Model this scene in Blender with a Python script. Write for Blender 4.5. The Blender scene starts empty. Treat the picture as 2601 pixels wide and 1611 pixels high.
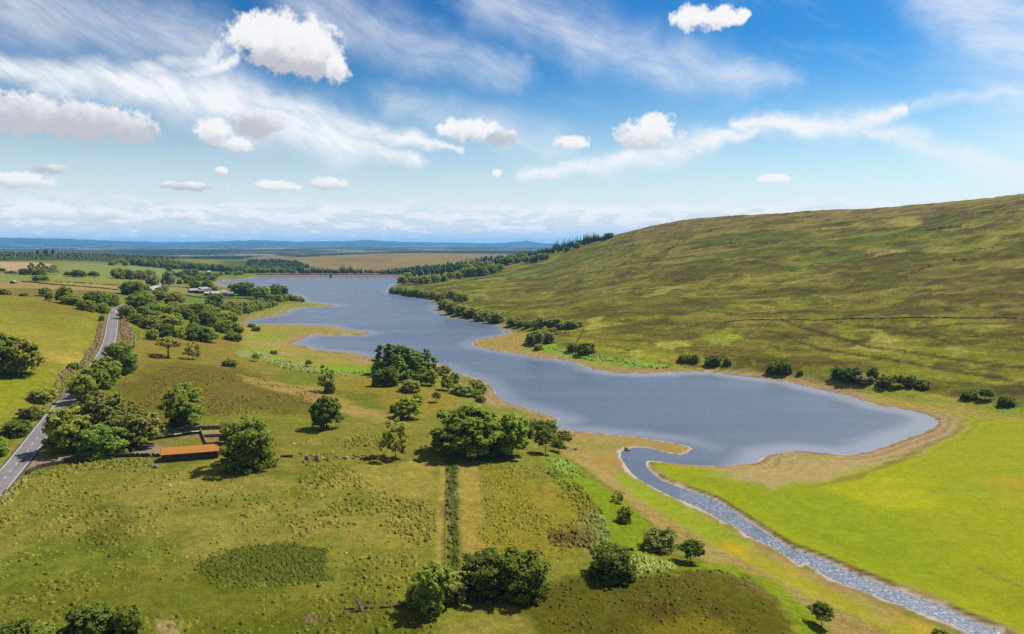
import bpy, math, random
import numpy as np

random.seed(7)
RNG = np.random.default_rng(7)
S = bpy.context.scene
C = S.collection
rad = math.radians

# ---------------------------------------------------------------- camera
CAM_H = 80.0                      # metres above the water
FPX, CX, CY = 1740.0, 1300.5, 805.5
PITCH = rad(6.15)
cam_d = bpy.data.cameras.new('camera')
cam_d.sensor_width = 36.0
cam_d.lens = FPX / 2601.0 * 36.0
cam_d.clip_start = 1.0
cam_d.clip_end = 120000.0
cam = bpy.data.objects.new('camera', cam_d)
cam.location = (0, 0, CAM_H)
cam.rotation_euler = (math.pi / 2 - PITCH, 0, 0)
C.objects.link(cam)
S.camera = cam

# ---------------------------------------------------------------- light and exposure
SUN_AZ, SUN_EL = rad(58), rad(55)          # to the right of the view, high
SKY_STRENGTH = 0.055
SUN_STRENGTH = 3.7
EXPOSURE = 1.35
S.view_settings.view_transform = 'Standard'
S.view_settings.look = 'None'
S.view_settings.exposure = EXPOSURE
S.view_settings.gamma = 1.0
S.view_settings.use_curve_mapping = False
S.cycles.max_bounces = 5
S.cycles.diffuse_bounces = 3
S.cycles.glossy_bounces = 3
S.cycles.transmission_bounces = 4
S.cycles.transparent_max_bounces = 6
S.cycles.volume_bounces = 0
S.cycles.use_denoising = False
S.cycles.sample_clamp_indirect = 4.0

sd = bpy.data.lights.new('sun', 'SUN')
sd.energy = SUN_STRENGTH
sd.angle = rad(0.53)
sd.color = (1.0, 0.95, 0.86)
sun = bpy.data.objects.new('sun', sd)
sun.rotation_euler = (math.pi / 2 - SUN_EL, 0, math.pi - SUN_AZ)
sun.location = (400, 300, 600)
C.objects.link(sun)

# ---------------------------------------------------------------- sky (world)
world = bpy.data.worlds.new('World')
S.world = world
world.use_nodes = True
WN, WL = world.node_tree.nodes, world.node_tree.links
WN.clear()

def px_dir(px, py):
    a, b = (px - CX) / FPX, (CY - py) / FPX
    d = np.array([a, math.cos(PITCH) + b * math.sin(PITCH), -math.sin(PITCH) + b * math.cos(PITCH)])
    return d / np.linalg.norm(d)

def px_azel(px, py):
    d = px_dir(px, py)
    return math.degrees(math.atan2(d[0], d[1])), math.degrees(math.asin(d[2]))

class NT:
    """little helper to write node arithmetic"""
    def __init__(s, nodes, links):
        s.n, s.l = nodes, links
    def put(s, sock, v):
        if isinstance(v, (int, float)):
            sock.default_value = v
        elif isinstance(v, (tuple, list)):
            sock.default_value = tuple(v) if len(v) == len(sock.default_value) else tuple(v) + (1.0,)
        else:
            s.l.new(v, sock)
    def m(s, op, a, b=None, c=None, clamp=False):
        n = s.n.new('ShaderNodeMath'); n.operation = op; n.use_clamp = clamp
        s.put(n.inputs[0], a)
        if b is not None: s.put(n.inputs[1], b)
        if c is not None: s.put(n.inputs[2], c)
        return n.outputs[0]
    def ss(s, v, a, b, c=0.0, d=1.0):
        n = s.n.new('ShaderNodeMapRange'); n.interpolation_type = 'SMOOTHSTEP'
        s.put(n.inputs[0], v)
        for i, x in enumerate((a, b, c, d)): s.put(n.inputs[i + 1], x)
        return n.outputs[0]
    def lin(s, v, a, b, c=0.0, d=1.0):
        n = s.n.new('ShaderNodeMapRange')
        s.put(n.inputs[0], v)
        for i, x in enumerate((a, b, c, d)): s.put(n.inputs[i + 1], x)
        return n.outputs[0]
    def mix(s, f, a, b, mode='MIX'):
        n = s.n.new('ShaderNodeMix'); n.data_type = 'RGBA'; n.blend_type = mode
        s.put(n.inputs[0], f); s.put(n.inputs[6], a); s.put(n.inputs[7], b)
        return n.outputs[2]
    def xyz(s, x, y, z):
        n = s.n.new('ShaderNodeCombineXYZ')
        s.put(n.inputs[0], x); s.put(n.inputs[1], y); s.put(n.inputs[2], z)
        return n.outputs[0]
    def noise(s, vec, scale, detail=3, rough=0.55, dist=0.0, out=0):
        n = s.n.new('ShaderNodeTexNoise')
        if vec is not None: s.put(n.inputs['Vector'], vec)
        n.inputs['Scale'].default_value = scale
        n.inputs['Detail'].default_value = detail
        n.inputs['Roughness'].default_value = rough
        n.inputs['Distortion'].default_value = dist
        return n.outputs[out]
    def vm(s, op, a, b):
        n = s.n.new('ShaderNodeVectorMath'); n.operation = op
        s.put(n.inputs[0], a); s.put(n.inputs[1], b)
        return n.outputs[0]

def build_sky():
    t = NT(WN, WL)
    tc = WN.new('ShaderNodeTexCoord')
    sep = WN.new('ShaderNodeSeparateXYZ'); WL.new(tc.outputs['Generated'], sep.inputs[0])
    x, y, z = sep.outputs
    az = t.m('MULTIPLY', t.m('ARCTAN2', x, y), 180 / math.pi)
    el = t.m('MULTIPLY', t.m('ARCSINE', z), 180 / math.pi)
    sky = WN.new('ShaderNodeTexSky')
    sky.sky_type = 'NISHITA'; sky.sun_disc = False
    sky.sun_elevation = SUN_EL; sky.sun_rotation = SUN_AZ
    sky.altitude = 150; sky.air_density = 1.0; sky.dust_density = 0.8; sky.ozone_density = 2.0
    hsv = WN.new('ShaderNodeHueSaturation')
    hsv.inputs['Saturation'].default_value = 1.42
    hsv.inputs['Value'].default_value = 0.88
    hsv.inputs['Hue'].default_value = 0.487
    WL.new(sky.outputs[0], hsv.inputs['Color'])
    gam = WN.new('ShaderNodeGamma'); gam.inputs['Gamma'].default_value = 1.6
    WL.new(t.mix(1.0, hsv.outputs[0], (0.1515, 0.1515, 0.1515), 'MULTIPLY'), gam.inputs['Color'])
    col = t.mix(1.0, gam.outputs[0], (4.7, 6.3, 6.25), 'MULTIPLY')
    # whiter air low over the horizon
    WHITE = (6.5, 6.65, 6.8)
    hz = t.ss(el, -2.0, 16.0, 1.0, 0.0)
    col = t.mix(t.m('MULTIPLY', t.m('POWER', hz, 1.25), 0.97), col, (6.4, 6.65, 6.8))
    # wind-drawn coordinates for the cirrus (streaks run down to the right)
    p = t.xyz(az, el, 0.0)
    def vmath(op, a, b=None, c=None, scale=None):
        n = WN.new('ShaderNodeVectorMath'); n.operation = op
        t.put(n.inputs[0], a)
        if b is not None: t.put(n.inputs[1], b)
        if c is not None: t.put(n.inputs[2], c)
        if scale is not None: t.put(n.inputs['Scale'], scale)
        return n.outputs['Value' if op in ('LENGTH', 'DOT_PRODUCT', 'DISTANCE') else 'Vector']
    wv = t.noise(p, 0.24, 5, 0.6, out=1)
    pw = vmath('ADD', vmath('MULTIPLY_ADD', wv, (4.2, 3.0, 0.0), (-2.1, -1.5, 0.0)), p)
    s1 = t.m('MULTIPLY_ADD', t.noise(p, 0.07, 1, 0.4), 9.0, -4.5)
    ca, sa = math.cos(rad(-19)), math.sin(rad(-19))
    es = t.m('ADD', el, s1)
    along = t.m('ADD', t.m('MULTIPLY', az, ca), t.m('MULTIPLY', es, sa))
    across = t.m('SUBTRACT', t.m('MULTIPLY', es, ca), t.m('MULTIPLY', az, sa))
    streak = t.noise(t.xyz(t.m('MULTIPLY', along, 0.17), t.m('MULTIPLY', across, 0.62), 0.0), 1.0, 7, 0.62)
    strokes = [  # (points as frame pixels, half-widths in pixels, strength)
        ([(-120, 150), (230, 203), (560, 246), (860, 352), (1065, 412)], [24, 36, 62, 44, 14], 1.0),
        ([(600, 245), (990, 340), (1170, 378)], [46, 22, 8], 0.9),
        ([(210, 205), (520, 150), (545, 100)], [26, 24, 14], 0.7),
        ([(430, 215), (590, 135)], [24, 14], 0.8),
        ([(-100, -20), (520, 105)], [70, 60], 0.5),
        ([(780, 20), (1320, 185)], [70, 30], 0.42),
        ([(1240, 0), (1760, 180), (1990, 205)], [60, 52, 22], 0.48),
        ([(1330, 442), (1740, 382), (1930, 305)], [14, 30, 8], 0.95),
        ([(1860, 302), (2130, 314), (2320, 272)], [12, 28, 14], 0.95),
        ([(2170, 312), (2700, 470)], [16, 28], 0.7),
        ([(2360, 262), (2700, 205)], [14, 24], 0.5),
        ([(2300, -60), (2800, 120)], [40, 190], 0.55),
        ([(1000, 250), (1420, 370)], [40, 44], 0.4),
    ]
    acc = None
    for pts, ws, k in strokes:
        st = None
        for i in range(len(pts) - 1):
            a, b = px_azel(*pts[i]), px_azel(*pts[i + 1])
            wa, wb = ws[i] * 0.0333, ws[i + 1] * 0.0333
            vx, vy = b[0] - a[0], b[1] - a[1]
            L2 = vx * vx + vy * vy
            dv = vmath('SUBTRACT', pw, (a[0], a[1], 0.0))
            tt = t.m('MINIMUM', t.m('MAXIMUM', vmath('DOT_PRODUCT', dv, (vx / L2, vy / L2, 0.0)), 0.0), 1.0)
            dist = vmath('LENGTH', vmath('SUBTRACT', dv, vmath('SCALE', (vx, vy, 0.0), scale=tt)))
            g = t.m('DIVIDE', dist, t.m('MULTIPLY_ADD', tt, wb - wa, wa))
            st = g if st is None else t.m('MINIMUM', st, g)
        v = t.m('MULTIPLY', t.m('EXPONENT', t.m('MULTIPLY', t.m('MULTIPLY', st, st), -0.9)), k)
        acc = v if acc is None else t.m('MAXIMUM', acc, v)
    sk = t.ss(streak, 0.32, 0.68, 0.62, 1.2)
    cir = t.m('MINIMUM', t.m('MULTIPLY', t.m('MULTIPLY', acc, sk), 1.05), 1.0)
    # thin veil of the same cloud all round the sky
    veil = t.m('MULTIPLY', t.ss(streak, 0.46, 0.8), 0.12)
    veil = t.m('MULTIPLY', veil, t.ss(el, 4.0, 14.0))
    cir = t.m('MAXIMUM', cir, veil)
    # beyond the frame: unseen bright cloud added to lift the fill light
    beyond = t.m('MAXIMUM', t.ss(t.m('ABSOLUTE', az), 42.0, 62.0), t.ss(el, 30.0, 44.0))
    more = t.m('MULTIPLY', t.ss(t.noise(tc.outputs['Generated'], 3.2, 4, 0.6), 0.42, 0.62), 0.75)
    cir = t.m('MAXIMUM', cir, t.m('MULTIPLY', beyond, more))
    col = t.mix(cir, col, WHITE)
    # bank of distant cloud along the horizon
    bn = t.noise(t.xyz(t.m('MULTIPLY', az, 0.36), t.m('MULTIPLY', el, 1.25), 1.0), 1.0, 5, 0.64)
    band = t.ss(t.m('MULTIPLY_ADD', bn, -2.2, el), 2.6, 1.2)
    lump2 = t.m('MULTIPLY_ADD', bn, 4.2, -2.1)
    ba = t.m('MULTIPLY', band, t.ss(lump2, -0.5, 0.35, 0.35, 0.97))
    bcol = t.mix(t.ss(t.m('MULTIPLY_ADD', el, 0.28, lump2), 0.15, 0.85), (4.1, 5.0, 5.6), (6.65, 6.7, 6.75))
    col = t.mix(ba, col, bcol)
    # cumulus: (pixel centre, half width, half height, greyness)
    puffs = [
        (655, 92, 78, 50, .1), (725, 92, 104, 62, .15), (792, 122, 82, 74, .25), (850, 172, 36, 42, .3), (775, 165, 92, 34, .95), (690, 140, 66, 40, .8),
        (60, 292, 130, 54, .85), (215, 308, 130, 50, .9), (330, 332, 74, 36, .9),
        (548, 335, 48, 36, .3), (602, 366, 44, 22, .3), (645, 318, 66, 38, 1.0),
        (1640, 342, 88, 44, .35), (1660, 325, 52, 40, .2),
        (1760, 44, 66, 30, 0), (1828, 46, 56, 28, 0), (1885, 40, 22, 20, 0),
        (1190, 328, 90, 30, .1), (1275, 350, 46, 26, 1.0), (1450, 362, 56, 20, .1),
        (700, 472, 60, 16, .25), (838, 466, 54, 18, .35), (485, 474, 74, 12, .7), (50, 458, 74, 19, .3),
        (1262, 439, 15, 12, 0), (560, 434, 18, 11, .3), (1965, 455, 42, 13, 0), (120, 430, 34, 13, .9),
        (130, 536, 66, 22, .15), (280, 544, 48, 17, .3), (475, 548, 46, 14, .2), (800, 560, 32, 14, .2), (1000, 574, 32, 14, .2),
    ]
    lump = t.m('SUBTRACT', t.noise(p, 1.05, 7, 0.60), 0.5)
    rmin, shade = None, None
    for (cx, cy, hw, hh, grey) in puffs:
        a, e = px_azel(cx, cy)
        sx, sy = 1 / (hw * 0.0333), 1 / (hh * 0.0333)
        q = vmath('MULTIPLY_ADD', p, (sx, sy, 1.0), (-a * sx, -e * sy, 0.0))
        r = vmath('LENGTH', q)
        g = vmath('DOT_PRODUCT', q, (-0.15, -0.62, 0.0))
        g = t.m('ADD', g, grey * 0.9 - 0.10)
        if rmin is None:
            rmin, shade = r, g
        else:
            n = WN.new('ShaderNodeMix'); t.put(n.inputs[0], t.ss(t.m('SUBTRACT', rmin, r), -0.25, 0.25)); t.put(n.inputs[2], shade); t.put(n.inputs[3], g)
            shade = n.outputs[0]
            rmin = t.m('SMOOTH_MIN', rmin, r, 0.2)
    dl = t.m('MULTIPLY_ADD', lump, 1.7, t.m('SUBTRACT', 1.0, rmin))
    alpha = t.ss(dl, -0.03, 0.44)
    sh = t.ss(t.m('MULTIPLY_ADD', lump, -0.9, shade), -0.05, 0.9)
    ccol = t.mix(sh, (6.85, 6.8, 6.75), (4.0, 4.0, 4.3))
    col = t.mix(t.m('MULTIPLY', alpha, 0.97), col, ccol)
    bg = WN.new('ShaderNodeBackground')
    bg.inputs['Strength'].default_value = SKY_STRENGTH
    WL.new(col, bg.inputs['Color'])
    out = WN.new('ShaderNodeOutputWorld')
    WL.new(bg.outputs[0], out.inputs['Surface'])
build_sky()
world.cycles.sampling_method = 'NONE'

# ---------------------------------------------------------------- helpers
def put(o, label=None, cat=None, group=None, kind=None):
    if label: o['label'] = label
    if cat: o['category'] = cat
    if group: o['group'] = group
    if kind: o['kind'] = kind
    return o

def empty(name, loc, rz=0.0, scale=(1, 1, 1)):
    o = bpy.data.objects.new(name, None)
    o.empty_display_size = 0.5
    o.location = loc; o.rotation_euler = (0, 0, rz); o.scale = scale
    C.objects.link(o)
    return o

def link(name, me, parent=None):
    o = bpy.data.objects.new(name, me)
    C.objects.link(o)
    if parent is not None: o.parent = parent
    return o

def mesh_np(name, verts, faces, mat=None, smooth=False, cols=None):
    """faces: int array (n,3) or (n,4)"""
    verts = np.asarray(verts, np.float32); faces = np.asarray(faces, np.int32)
    me = bpy.data.meshes.new(name)
    k = faces.shape[1]
    me.vertices.add(len(verts)); me.vertices.foreach_set('co', verts.ravel())
    me.loops.add(faces.size); me.loops.foreach_set('vertex_index', faces.ravel())
    me.polygons.add(len(faces))
    me.polygons.foreach_set('loop_start', np.arange(0, faces.size, k, dtype=np.int32))
    me.polygons.foreach_set('loop_total', np.full(len(faces), k, np.int32))
    if smooth: me.polygons.foreach_set('use_smooth', np.ones(len(faces), bool))
    me.update(calc_edges=True)
    if cols is not None:
        at = me.color_attributes.new('tint', 'FLOAT_COLOR', 'POINT')
        c = np.ones((len(verts), 4), np.float32); c[:, :3] = cols
        at.data.foreach_set('color', c.ravel())
    if mat: me.materials.append(mat)
    return me

class MB:
    """collects simple solids, then becomes one mesh"""
    def __init__(s): s.v, s.f = [], []
    def add(s, vs, fs):
        o = len(s.v); s.v += [tuple(v) for v in vs]; s.f += [tuple(i + o for i in f) for f in fs]; return s
    def box(s, x0, x1, y0, y1, z0, z1):
        return s.add([(x0, y0, z0), (x1, y0, z0), (x1, y1, z0), (x0, y1, z0), (x0, y0, z1), (x1, y0, z1), (x1, y1, z1), (x0, y1, z1)],
                     [(0, 3, 2, 1), (4, 5, 6, 7), (0, 1, 5, 4), (1, 2, 6, 5), (2, 3, 7, 6), (3, 0, 4, 7)])
    def prism(s, prof, y0, y1):       # profile in x,z pushed along y
        n = len(prof)
        vs = [(a, y0, b) for a, b in prof] + [(a, y1, b) for a, b in prof]
        fs = [tuple(range(n)), tuple(range(2 * n - 1, n - 1, -1))] + [(i, i + n, (i + 1) % n + n, (i + 1) % n) for i in range(n)]
        return s.add(vs, fs)
    def prismx(s, prof, x0, x1):      # profile in y,z pushed along x
        n = len(prof)
        vs = [(x0, a, b) for a, b in prof] + [(x1, a, b) for a, b in prof]
        fs = [tuple(range(n - 1, -1, -1)), tuple(range(n, 2 * n))] + [(i, (i + 1) % n, (i + 1) % n + n, i + n) for i in range(n)]
        return s.add(vs, fs)
    def rings(s, rings, cap=True):    # list of (cx, cy, z, r)
        n = 14; base = len(s.v)
        for cx, cy, z, r in rings:
            s.v += [(cx + r * math.cos(2 * math.pi * i / n), cy + r * math.sin(2 * math.pi * i / n), z) for i in range(n)]
        for k in range(len(rings) - 1):
            for i in range(n):
                a, b = base + k * n + i, base + k * n + (i + 1) % n
                s.f.append((a, b, b + n, a + n))
        if cap:
            s.f.append(tuple(base + i for i in range(n - 1, -1, -1)))
            s.f.append(tuple(base + (len(rings) - 1) * n + i for i in range(n)))
        return s
    def rock(s, c, r, rng, flat=0.7):
        n, m = 7, 4
        vs = [(c[0], c[1], c[2] - r * flat * .3)]
        for j in range(1, m):
            ph = math.pi * j / m
            for i in range(n):
                k = r * rng.uniform(.75, 1.2)
                th = 2 * math.pi * i / n
                vs.append((c[0] + k * math.sin(ph) * math.cos(th), c[1] + k * math.sin(ph) * math.sin(th), c[2] - k * flat * math.cos(ph)))
        vs.append((c[0], c[1], c[2] + r * flat))
        fs = [(0, 1 + (i + 1) % n, 1 + i) for i in range(n)]
        for j in range(m - 2):
            for i in range(n):
                a, b = 1 + j * n + i, 1 + j * n + (i + 1) % n
                fs.append((a, b, b + n, a + n))
        e = len(vs) - 1
        fs += [(1 + (m - 2) * n + i, 1 + (m - 2) * n + (i + 1) % n, e) for i in range(n)]
        return s.add(vs, fs)
    def mesh(s, name, mat=None, smooth=False):
        me = bpy.data.meshes.new(name)
        me.from_pydata(s.v, [], s.f); me.update()
        if smooth:
            for p in me.polygons: p.use_smooth = True
        if mat: me.materials.append(mat)
        return me
    def obj(s, name, mat=None, parent=None, smooth=False):
        return link(name, s.mesh(name, mat, smooth), parent)

def lin1(c):
    c = c / 255.0
    return c / 12.92 if c <= 0.04045 else ((c + 0.055) / 1.055) ** 2.4
KLIT = 2.65                       # light on level ground times exposure
def alb(r, g, b):                 # sun-lit look -> real base colour
    return tuple(max(0.003, lin1(v) / KLIT) for v in (r, g, b))

def material(name, base, rough=0.9, spec=0.2, var=0.25, scale=1.0, metal=0.0, bump=0.0, attr=None, second=None):
    m = bpy.data.materials.new(name); m.use_nodes = True
    N, L = m.node_tree.nodes, m.node_tree.links
    t = NT(N, L)
    b = N['Principled BSDF']
    b.inputs['Roughness'].default_value = rough
    b.inputs['Specular IOR Level'].default_value = spec
    b.inputs['Metallic'].default_value = metal
    tc = N.new('ShaderNodeTexCoord')
    v = tc.outputs['Object']
    n1 = t.noise(v, scale, 5, 0.6)
    if attr:
        at = N.new('ShaderNodeAttribute'); at.attribute_name = attr
        col = at.outputs['Color']
    else:
        col = None
    f = t.lin(n1, 0.25, 0.75, 1 - var, 1 + var)
    if col is None:
        col = t.mix(t.ss(t.noise(v, scale * 0.37, 4, 0.6), 0.4, 0.65), base, second if second else base)
    mul = N.new('ShaderNodeVectorMath'); mul.operation = 'SCALE'
    t.put(mul.inputs[0], col); t.put(mul.inputs['Scale'], f)
    L.new(mul.outputs[0], b.inputs['Base Color'])
    if bump:
        bp = N.new('ShaderNodeBump'); bp.inputs['Strength'].default_value = bump; bp.inputs['Distance'].default_value = 0.1
        L.new(n1, bp.inputs['Height']); L.new(bp.outputs[0], b.inputs['Normal'])
    return m

# ---------------------------------------------------------------- noise in numpy
def _hash(ix, iy, seed):
    h = (ix * 374761393 + iy * 668265263 + seed * 974711) & 0xFFFFFFFF
    h = ((h ^ (h >> 13)) * 1274126177) & 0xFFFFFFFF
    h = ((h ^ (h >> 15)) * 2246822519) & 0xFFFFFFFF
    return ((h ^ (h >> 16)) & 0xFFFFFF) / float(0xFFFFFF)
def vnoise(x, y, seed=0):
    ix, iy = np.floor(x).astype(np.int64), np.floor(y).astype(np.int64)
    fx, fy = x - ix, y - iy
    fx, fy = fx * fx * (3 - 2 * fx), fy * fy * (3 - 2 * fy)
    a, b = _hash(ix, iy, seed), _hash(ix + 1, iy, seed)
    c, d = _hash(ix, iy + 1, seed), _hash(ix + 1, iy + 1, seed)
    return (a * (1 - fx) + b * fx) * (1 - fy) + (c * (1 - fx) + d * fx) * fy
def fbm(x, y, size, octv=4, seed=0, gain=0.5):
    s, amp, tot, k = 0.0, 1.0, 0.0, 1.0 / size
    for i in range(octv):
        s = s + amp * vnoise(x * k + 13.7 * i, y * k + 7.1 * i, seed + i)
        tot += amp; amp *= gain; k *= 2.03
    return s / tot
def sst(v, a, b):
    t = np.clip((v - a) / (b - a), 0, 1)
    return t * t * (3 - 2 * t)
# ---------------------------------------------------------------- the lie of the land
def ray_plane(px, py, z):
    d = px_dir(px, py)
    t = (z - CAM_H) / d[2]
    return d[0] * t, d[1] * t

LAKE_PX = [(543,717),(581,712.5),(618,709.6),(647,705),(667,702.5),(721,702),(839,702.3),(967,702.7),(1060,702.5),(1040,709),(1006,721),(986,738),(984,743),
 (1016,752),(1064,758),(1087,763.5),(1104,769),(1110,778),(1104,787),(1127,799),(1145,809),(1199,813.7),(1231,818),(1262,827),(1268,833),(1298,844),(1278,850.5),(1233,860),(1205,867),(1196,872),(1200,878.7),
 (1229,886),(1272,894.5),(1323,901.6),(1387,911.7),(1444,916.5),(1473,927.4),(1501,939.5),(1559,947.5),(1616,950.4),(1673,949),(1735,946),(1800,945),(1865,954),(1947,963),(2010,973),(2049,983),(2095,992.7),
 (2161,1007.5),(2182,1017),(2226,1030),(2312,1043.6),(2351,1053),(2374,1065),(2383,1076),(2364,1088),(2338,1102.6),(2305,1111),(2253,1132),(2207,1147),(2148,1155),(2095,1150),(2030,1144),(1984,1150),(1941,1158),
 (1928,1168),(1915,1176),(1882,1178),(1833,1184),(1790,1182),(1731,1178),(1673,1172),(1648,1168),(1638,1175),(1642,1187),(1659,1205),(1685,1223),(1731,1240),(1775,1255),(1818,1270),(1867,1302),(1910,1331),(1940,1351),
 (1976,1374),(2000,1389),(2028,1398.5),(2071,1414),(2113,1433),(2162,1453),(2217,1476),(2281,1500),(2345,1522),(2400,1546),(2461,1574),(2510,1592),(2543,1609),(2640,1665),(2760,1740),
 (2620,1740),(2520,1640),(2467,1611),(2418,1586),(2357,1564),(2278,1534),(2223,1513),(2174,1494),(2132,1479),(2095,1461),(2062,1440),(2040,1424),(2034,1436),(2020,1428),(2003,1414),(1979,1400),(1952,1385),(1924,1372),(1897,1360),
 (1867,1336),(1836,1324),(1800,1302),(1757,1281),(1711,1263),(1666,1241),(1623,1217),(1607,1203),(1591,1183),(1580,1166),(1577,1158),(1577,1149),(1593,1139),(1630,1138),(1659,1142),(1693,1151),(1725,1157),(1745,1152),(1762,1138),
 (1731,1128),(1673,1118),(1616,1109),(1544,1102),(1473,1095),(1438,1094),(1415,1085),(1404,1076),(1427,1066),(1398,1054),(1358,1042),(1323,1032),(1289,1022),(1263,1005),(1256,990),(1237,973),(1223,965),(1197,956),
 (1149,945),(1137,929),(1100,926),(1030,923),(955,919),(948,916),(948,909),(924,901.6),(895,896),(858,893),(801,887),(778,879),(743,872),(760,867),(777,857),(800,851),(858,852),(921,852),(941,848),(932,842),(886,839.5),
 (866,834),(843,828),(772,825),(686,824),(626,824),(623,819.5),(651,809),(700,803.7),(723,796.5),(749,785),(777,780.7),(852,778.7),(858,776.4),(823,772),(786,768),(769,765),(762,752),(735,745),(690,742),(640,738),(600,733),(565,726)]
LAKE = np.array([ray_plane(a, b, 0.0) for a, b in LAKE_PX])

# surveyed spot heights: (pixel, pixel, height above water)
SPOT = [(-120,1650,12),(300,1650,11),(700,1650,9.5),(1100,1650,8.5),(1500,1650,7.6),(1850,1660,6.2),(2150,1680,2.0),(2300,1690,1.6),(2800,1690,2.0),
 (300,1400,10.5),(700,1400,9.5),(1100,1400,8.5),(1400,1420,7.6),(1650,1520,7.0),(1850,1560,6.2),(1950,1560,5.4),(1800,1470,5.6),(1900,1490,4.6),(1980,1540,4.6),
 (2080,1560,1.8),(2000,1480,1.6),(1900,1430,1.6),(1780,1390,1.7),(1690,1340,1.9),(1640,1290,1.9),(1580,1240,2.2),(1500,1190,2.2),(1450,1160,2.4),
 (1500,1330,5.4),(1540,1290,4.6),(1450,1240,5.6),(1400,1190,5.2),(1300,1200,6.6),(1600,1410,5.2),(1560,1480,6.6),(1330,1130,4.0),(1450,1120,1.6),
 (700,1220,9.5),(1000,1200,8.2),(1150,1180,7.2),(900,1120,9.0),(1000,1050,7.6),(1120,1080,6.2),(1100,1020,5.0),(1180,1020,3.8),(1280,1060,2.4),
 (2000,1250,1.3),(1800,1210,1.2),(2300,1300,1.8),(2600,1200,2.6),(2600,1400,2.2),(2600,1550,2.0),(2450,1080,1.6),(2430,1020,2.5),(2700,1080,6),(2800,1250,5),
 (1500,1115,1.0),(1650,1130,0.8),
 (-60,1300,9.0),(16,1210,9.5),(72,1145,10.5),(129,1065,12.5),(186,997,15),(245,930,19),(275,880,23),(284,830,26),(288,800,27),(305,779,28.5),(335,768,29),
 (300,1200,9.8),(480,1170,9.8),(250,1100,11.5),(400,1100,11),(550,1095,10.2),(330,1020,13.5),(300,930,19),(320,850,22.5),
 (-100,1150,12.5),(0,1080,15),(-100,1000,22),(60,980,19),(0,930,24),(120,930,22),(-100,850,33),(0,850,31),(150,860,27),(0,760,37),(120,766,35),(230,792,30),(-150,760,42),
 (420,1000,13.5),(600,1000,11),(780,1000,9),(500,930,14.5),(420,905,17),(650,935,9),(560,900,12),(500,865,15),(590,870,9),(800,940,5.5),(900,930,3.0),(700,905,4.0),(880,965,6.5),(1000,985,7.5),(930,1010,7),(1080,970,4.5),
 (640,870,4.0),(700,840,1.2),(820,840,1.0),(660,900,6),(850,880,2),
 (380,850,19),(350,800,24),(450,800,16),(550,810,7),(300,755,28.5),(400,760,20),(480,770,12),(540,752,7),(480,750,9.5),(620,758,4.5),(680,768,2.5),(720,770,2),(590,800,4),(640,795,2.5),(760,770,1.5),
 (600,741,3.0),(680,748,3),(520,740,6),(400,735,15),(440,712,11),(520,712,4),(480,705,8),(560,700,5),(620,700,4),
 (0,712,37),(150,722,34),(280,715,30),(360,700,22),(0,690,38),(150,690,36),(300,690,28),(420,690,16),(0,668,41),(150,665,40),(330,675,27),(450,680,18),(600,691,8),(250,655,42),(450,660,30),(0,652,45),(120,645,47),(-150,690,42),(-200,650,50),
 (760,696,0),(900,696,0),(700,690,3),(640,688,6),(760,676,6),(900,676,10),(700,664,14),(620,664,16),(860,656,22),(950,645,30),(1040,648,29),(1150,655,26),(1000,676,14),(1080,684,10),
 (1050,694,6),(1020,712,4),(1010,735,3),(1060,745,6),(1120,762,6),(1140,790,6),(1250,806,5),(1330,833,4.5),(1420,868,4.5),(1500,905,3.5),(1620,935,2.5),(1800,934,3),(1950,948,3.5),(2130,972,4),(2300,990,4.2),(2480,1008,5),(2620,1015,7),
 (1240,850,1.5),(1300,875,1.6),(1400,895,2.0)]
uv, zz = [], []
def spot(x, y, z):
    uv.append((math.atan2(x, y), 0.5 * math.log(x * x + y * y))); zz.append(z)
for a, b, z in SPOT:
    spot(*ray_plane(a, b, z), z)
for i in range(0, len(LAKE), 2):
    spot(LAKE[i, 0], LAKE[i, 1], 0.6)
def polar(az, D): return D * math.sin(az), D * math.cos(az)
def on_ray(px, py, D):           # the point at ground distance D seen at a pixel
    d = px_dir(px, py); h = math.hypot(d[0], d[1])
    return d[0] / h * D, d[1] / h * D, CAM_H + d[2] / h * D
# the long hill: crest line and its foot
CREST = [(2950,470,930),(2740,486,950),(2562,503,980),(2420,517,1020),(2300,526,1060),(2160,533,1120),(2030,539,1180),(1900,548,1250),(1780,560,1330),(1680,575,1420),(1600,590,1500),(1550,602,1560),(1480,622,1640),(1400,644,1700),(1320,662,1740),(1240,674,1740),(1160,684,1720)]
FOOT = [(2950,1040,8),(2740,1025,8),(2562,1010,6),(2420,1000,5),(2300,990,4.5),(2160,975,4),(2030,958,3.6),(1900,945,3.2),(1780,934,3),(1680,932,3),(1600,930,3),(1500,905,3.5),(1420,868,4.5),(1330,833,4.5),(1250,806,5),(1140,785,6),(1050,745,6)]
for (a, b, D), (fa, fb, fz) in zip(CREST, FOOT):
    x, y, z = on_ray(a, b, D)
    fx, fy = ray_plane(fa, fb, fz)
    spot(x, y, z)
    for t, bulge in ((0.2, -1.5), (0.42, 0.0), (0.64, 2.5), (0.84, 3.0)):
        spot(fx + (x - fx) * t, fy + (y - fy) * t, fz + (z - fz) * t + bulge * (z / 120.0))
    k = 1.22
    spot(x * k, y * k, z - 10)
    spot(x * 1.6, y * 1.6, max(0, z - 60))
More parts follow.
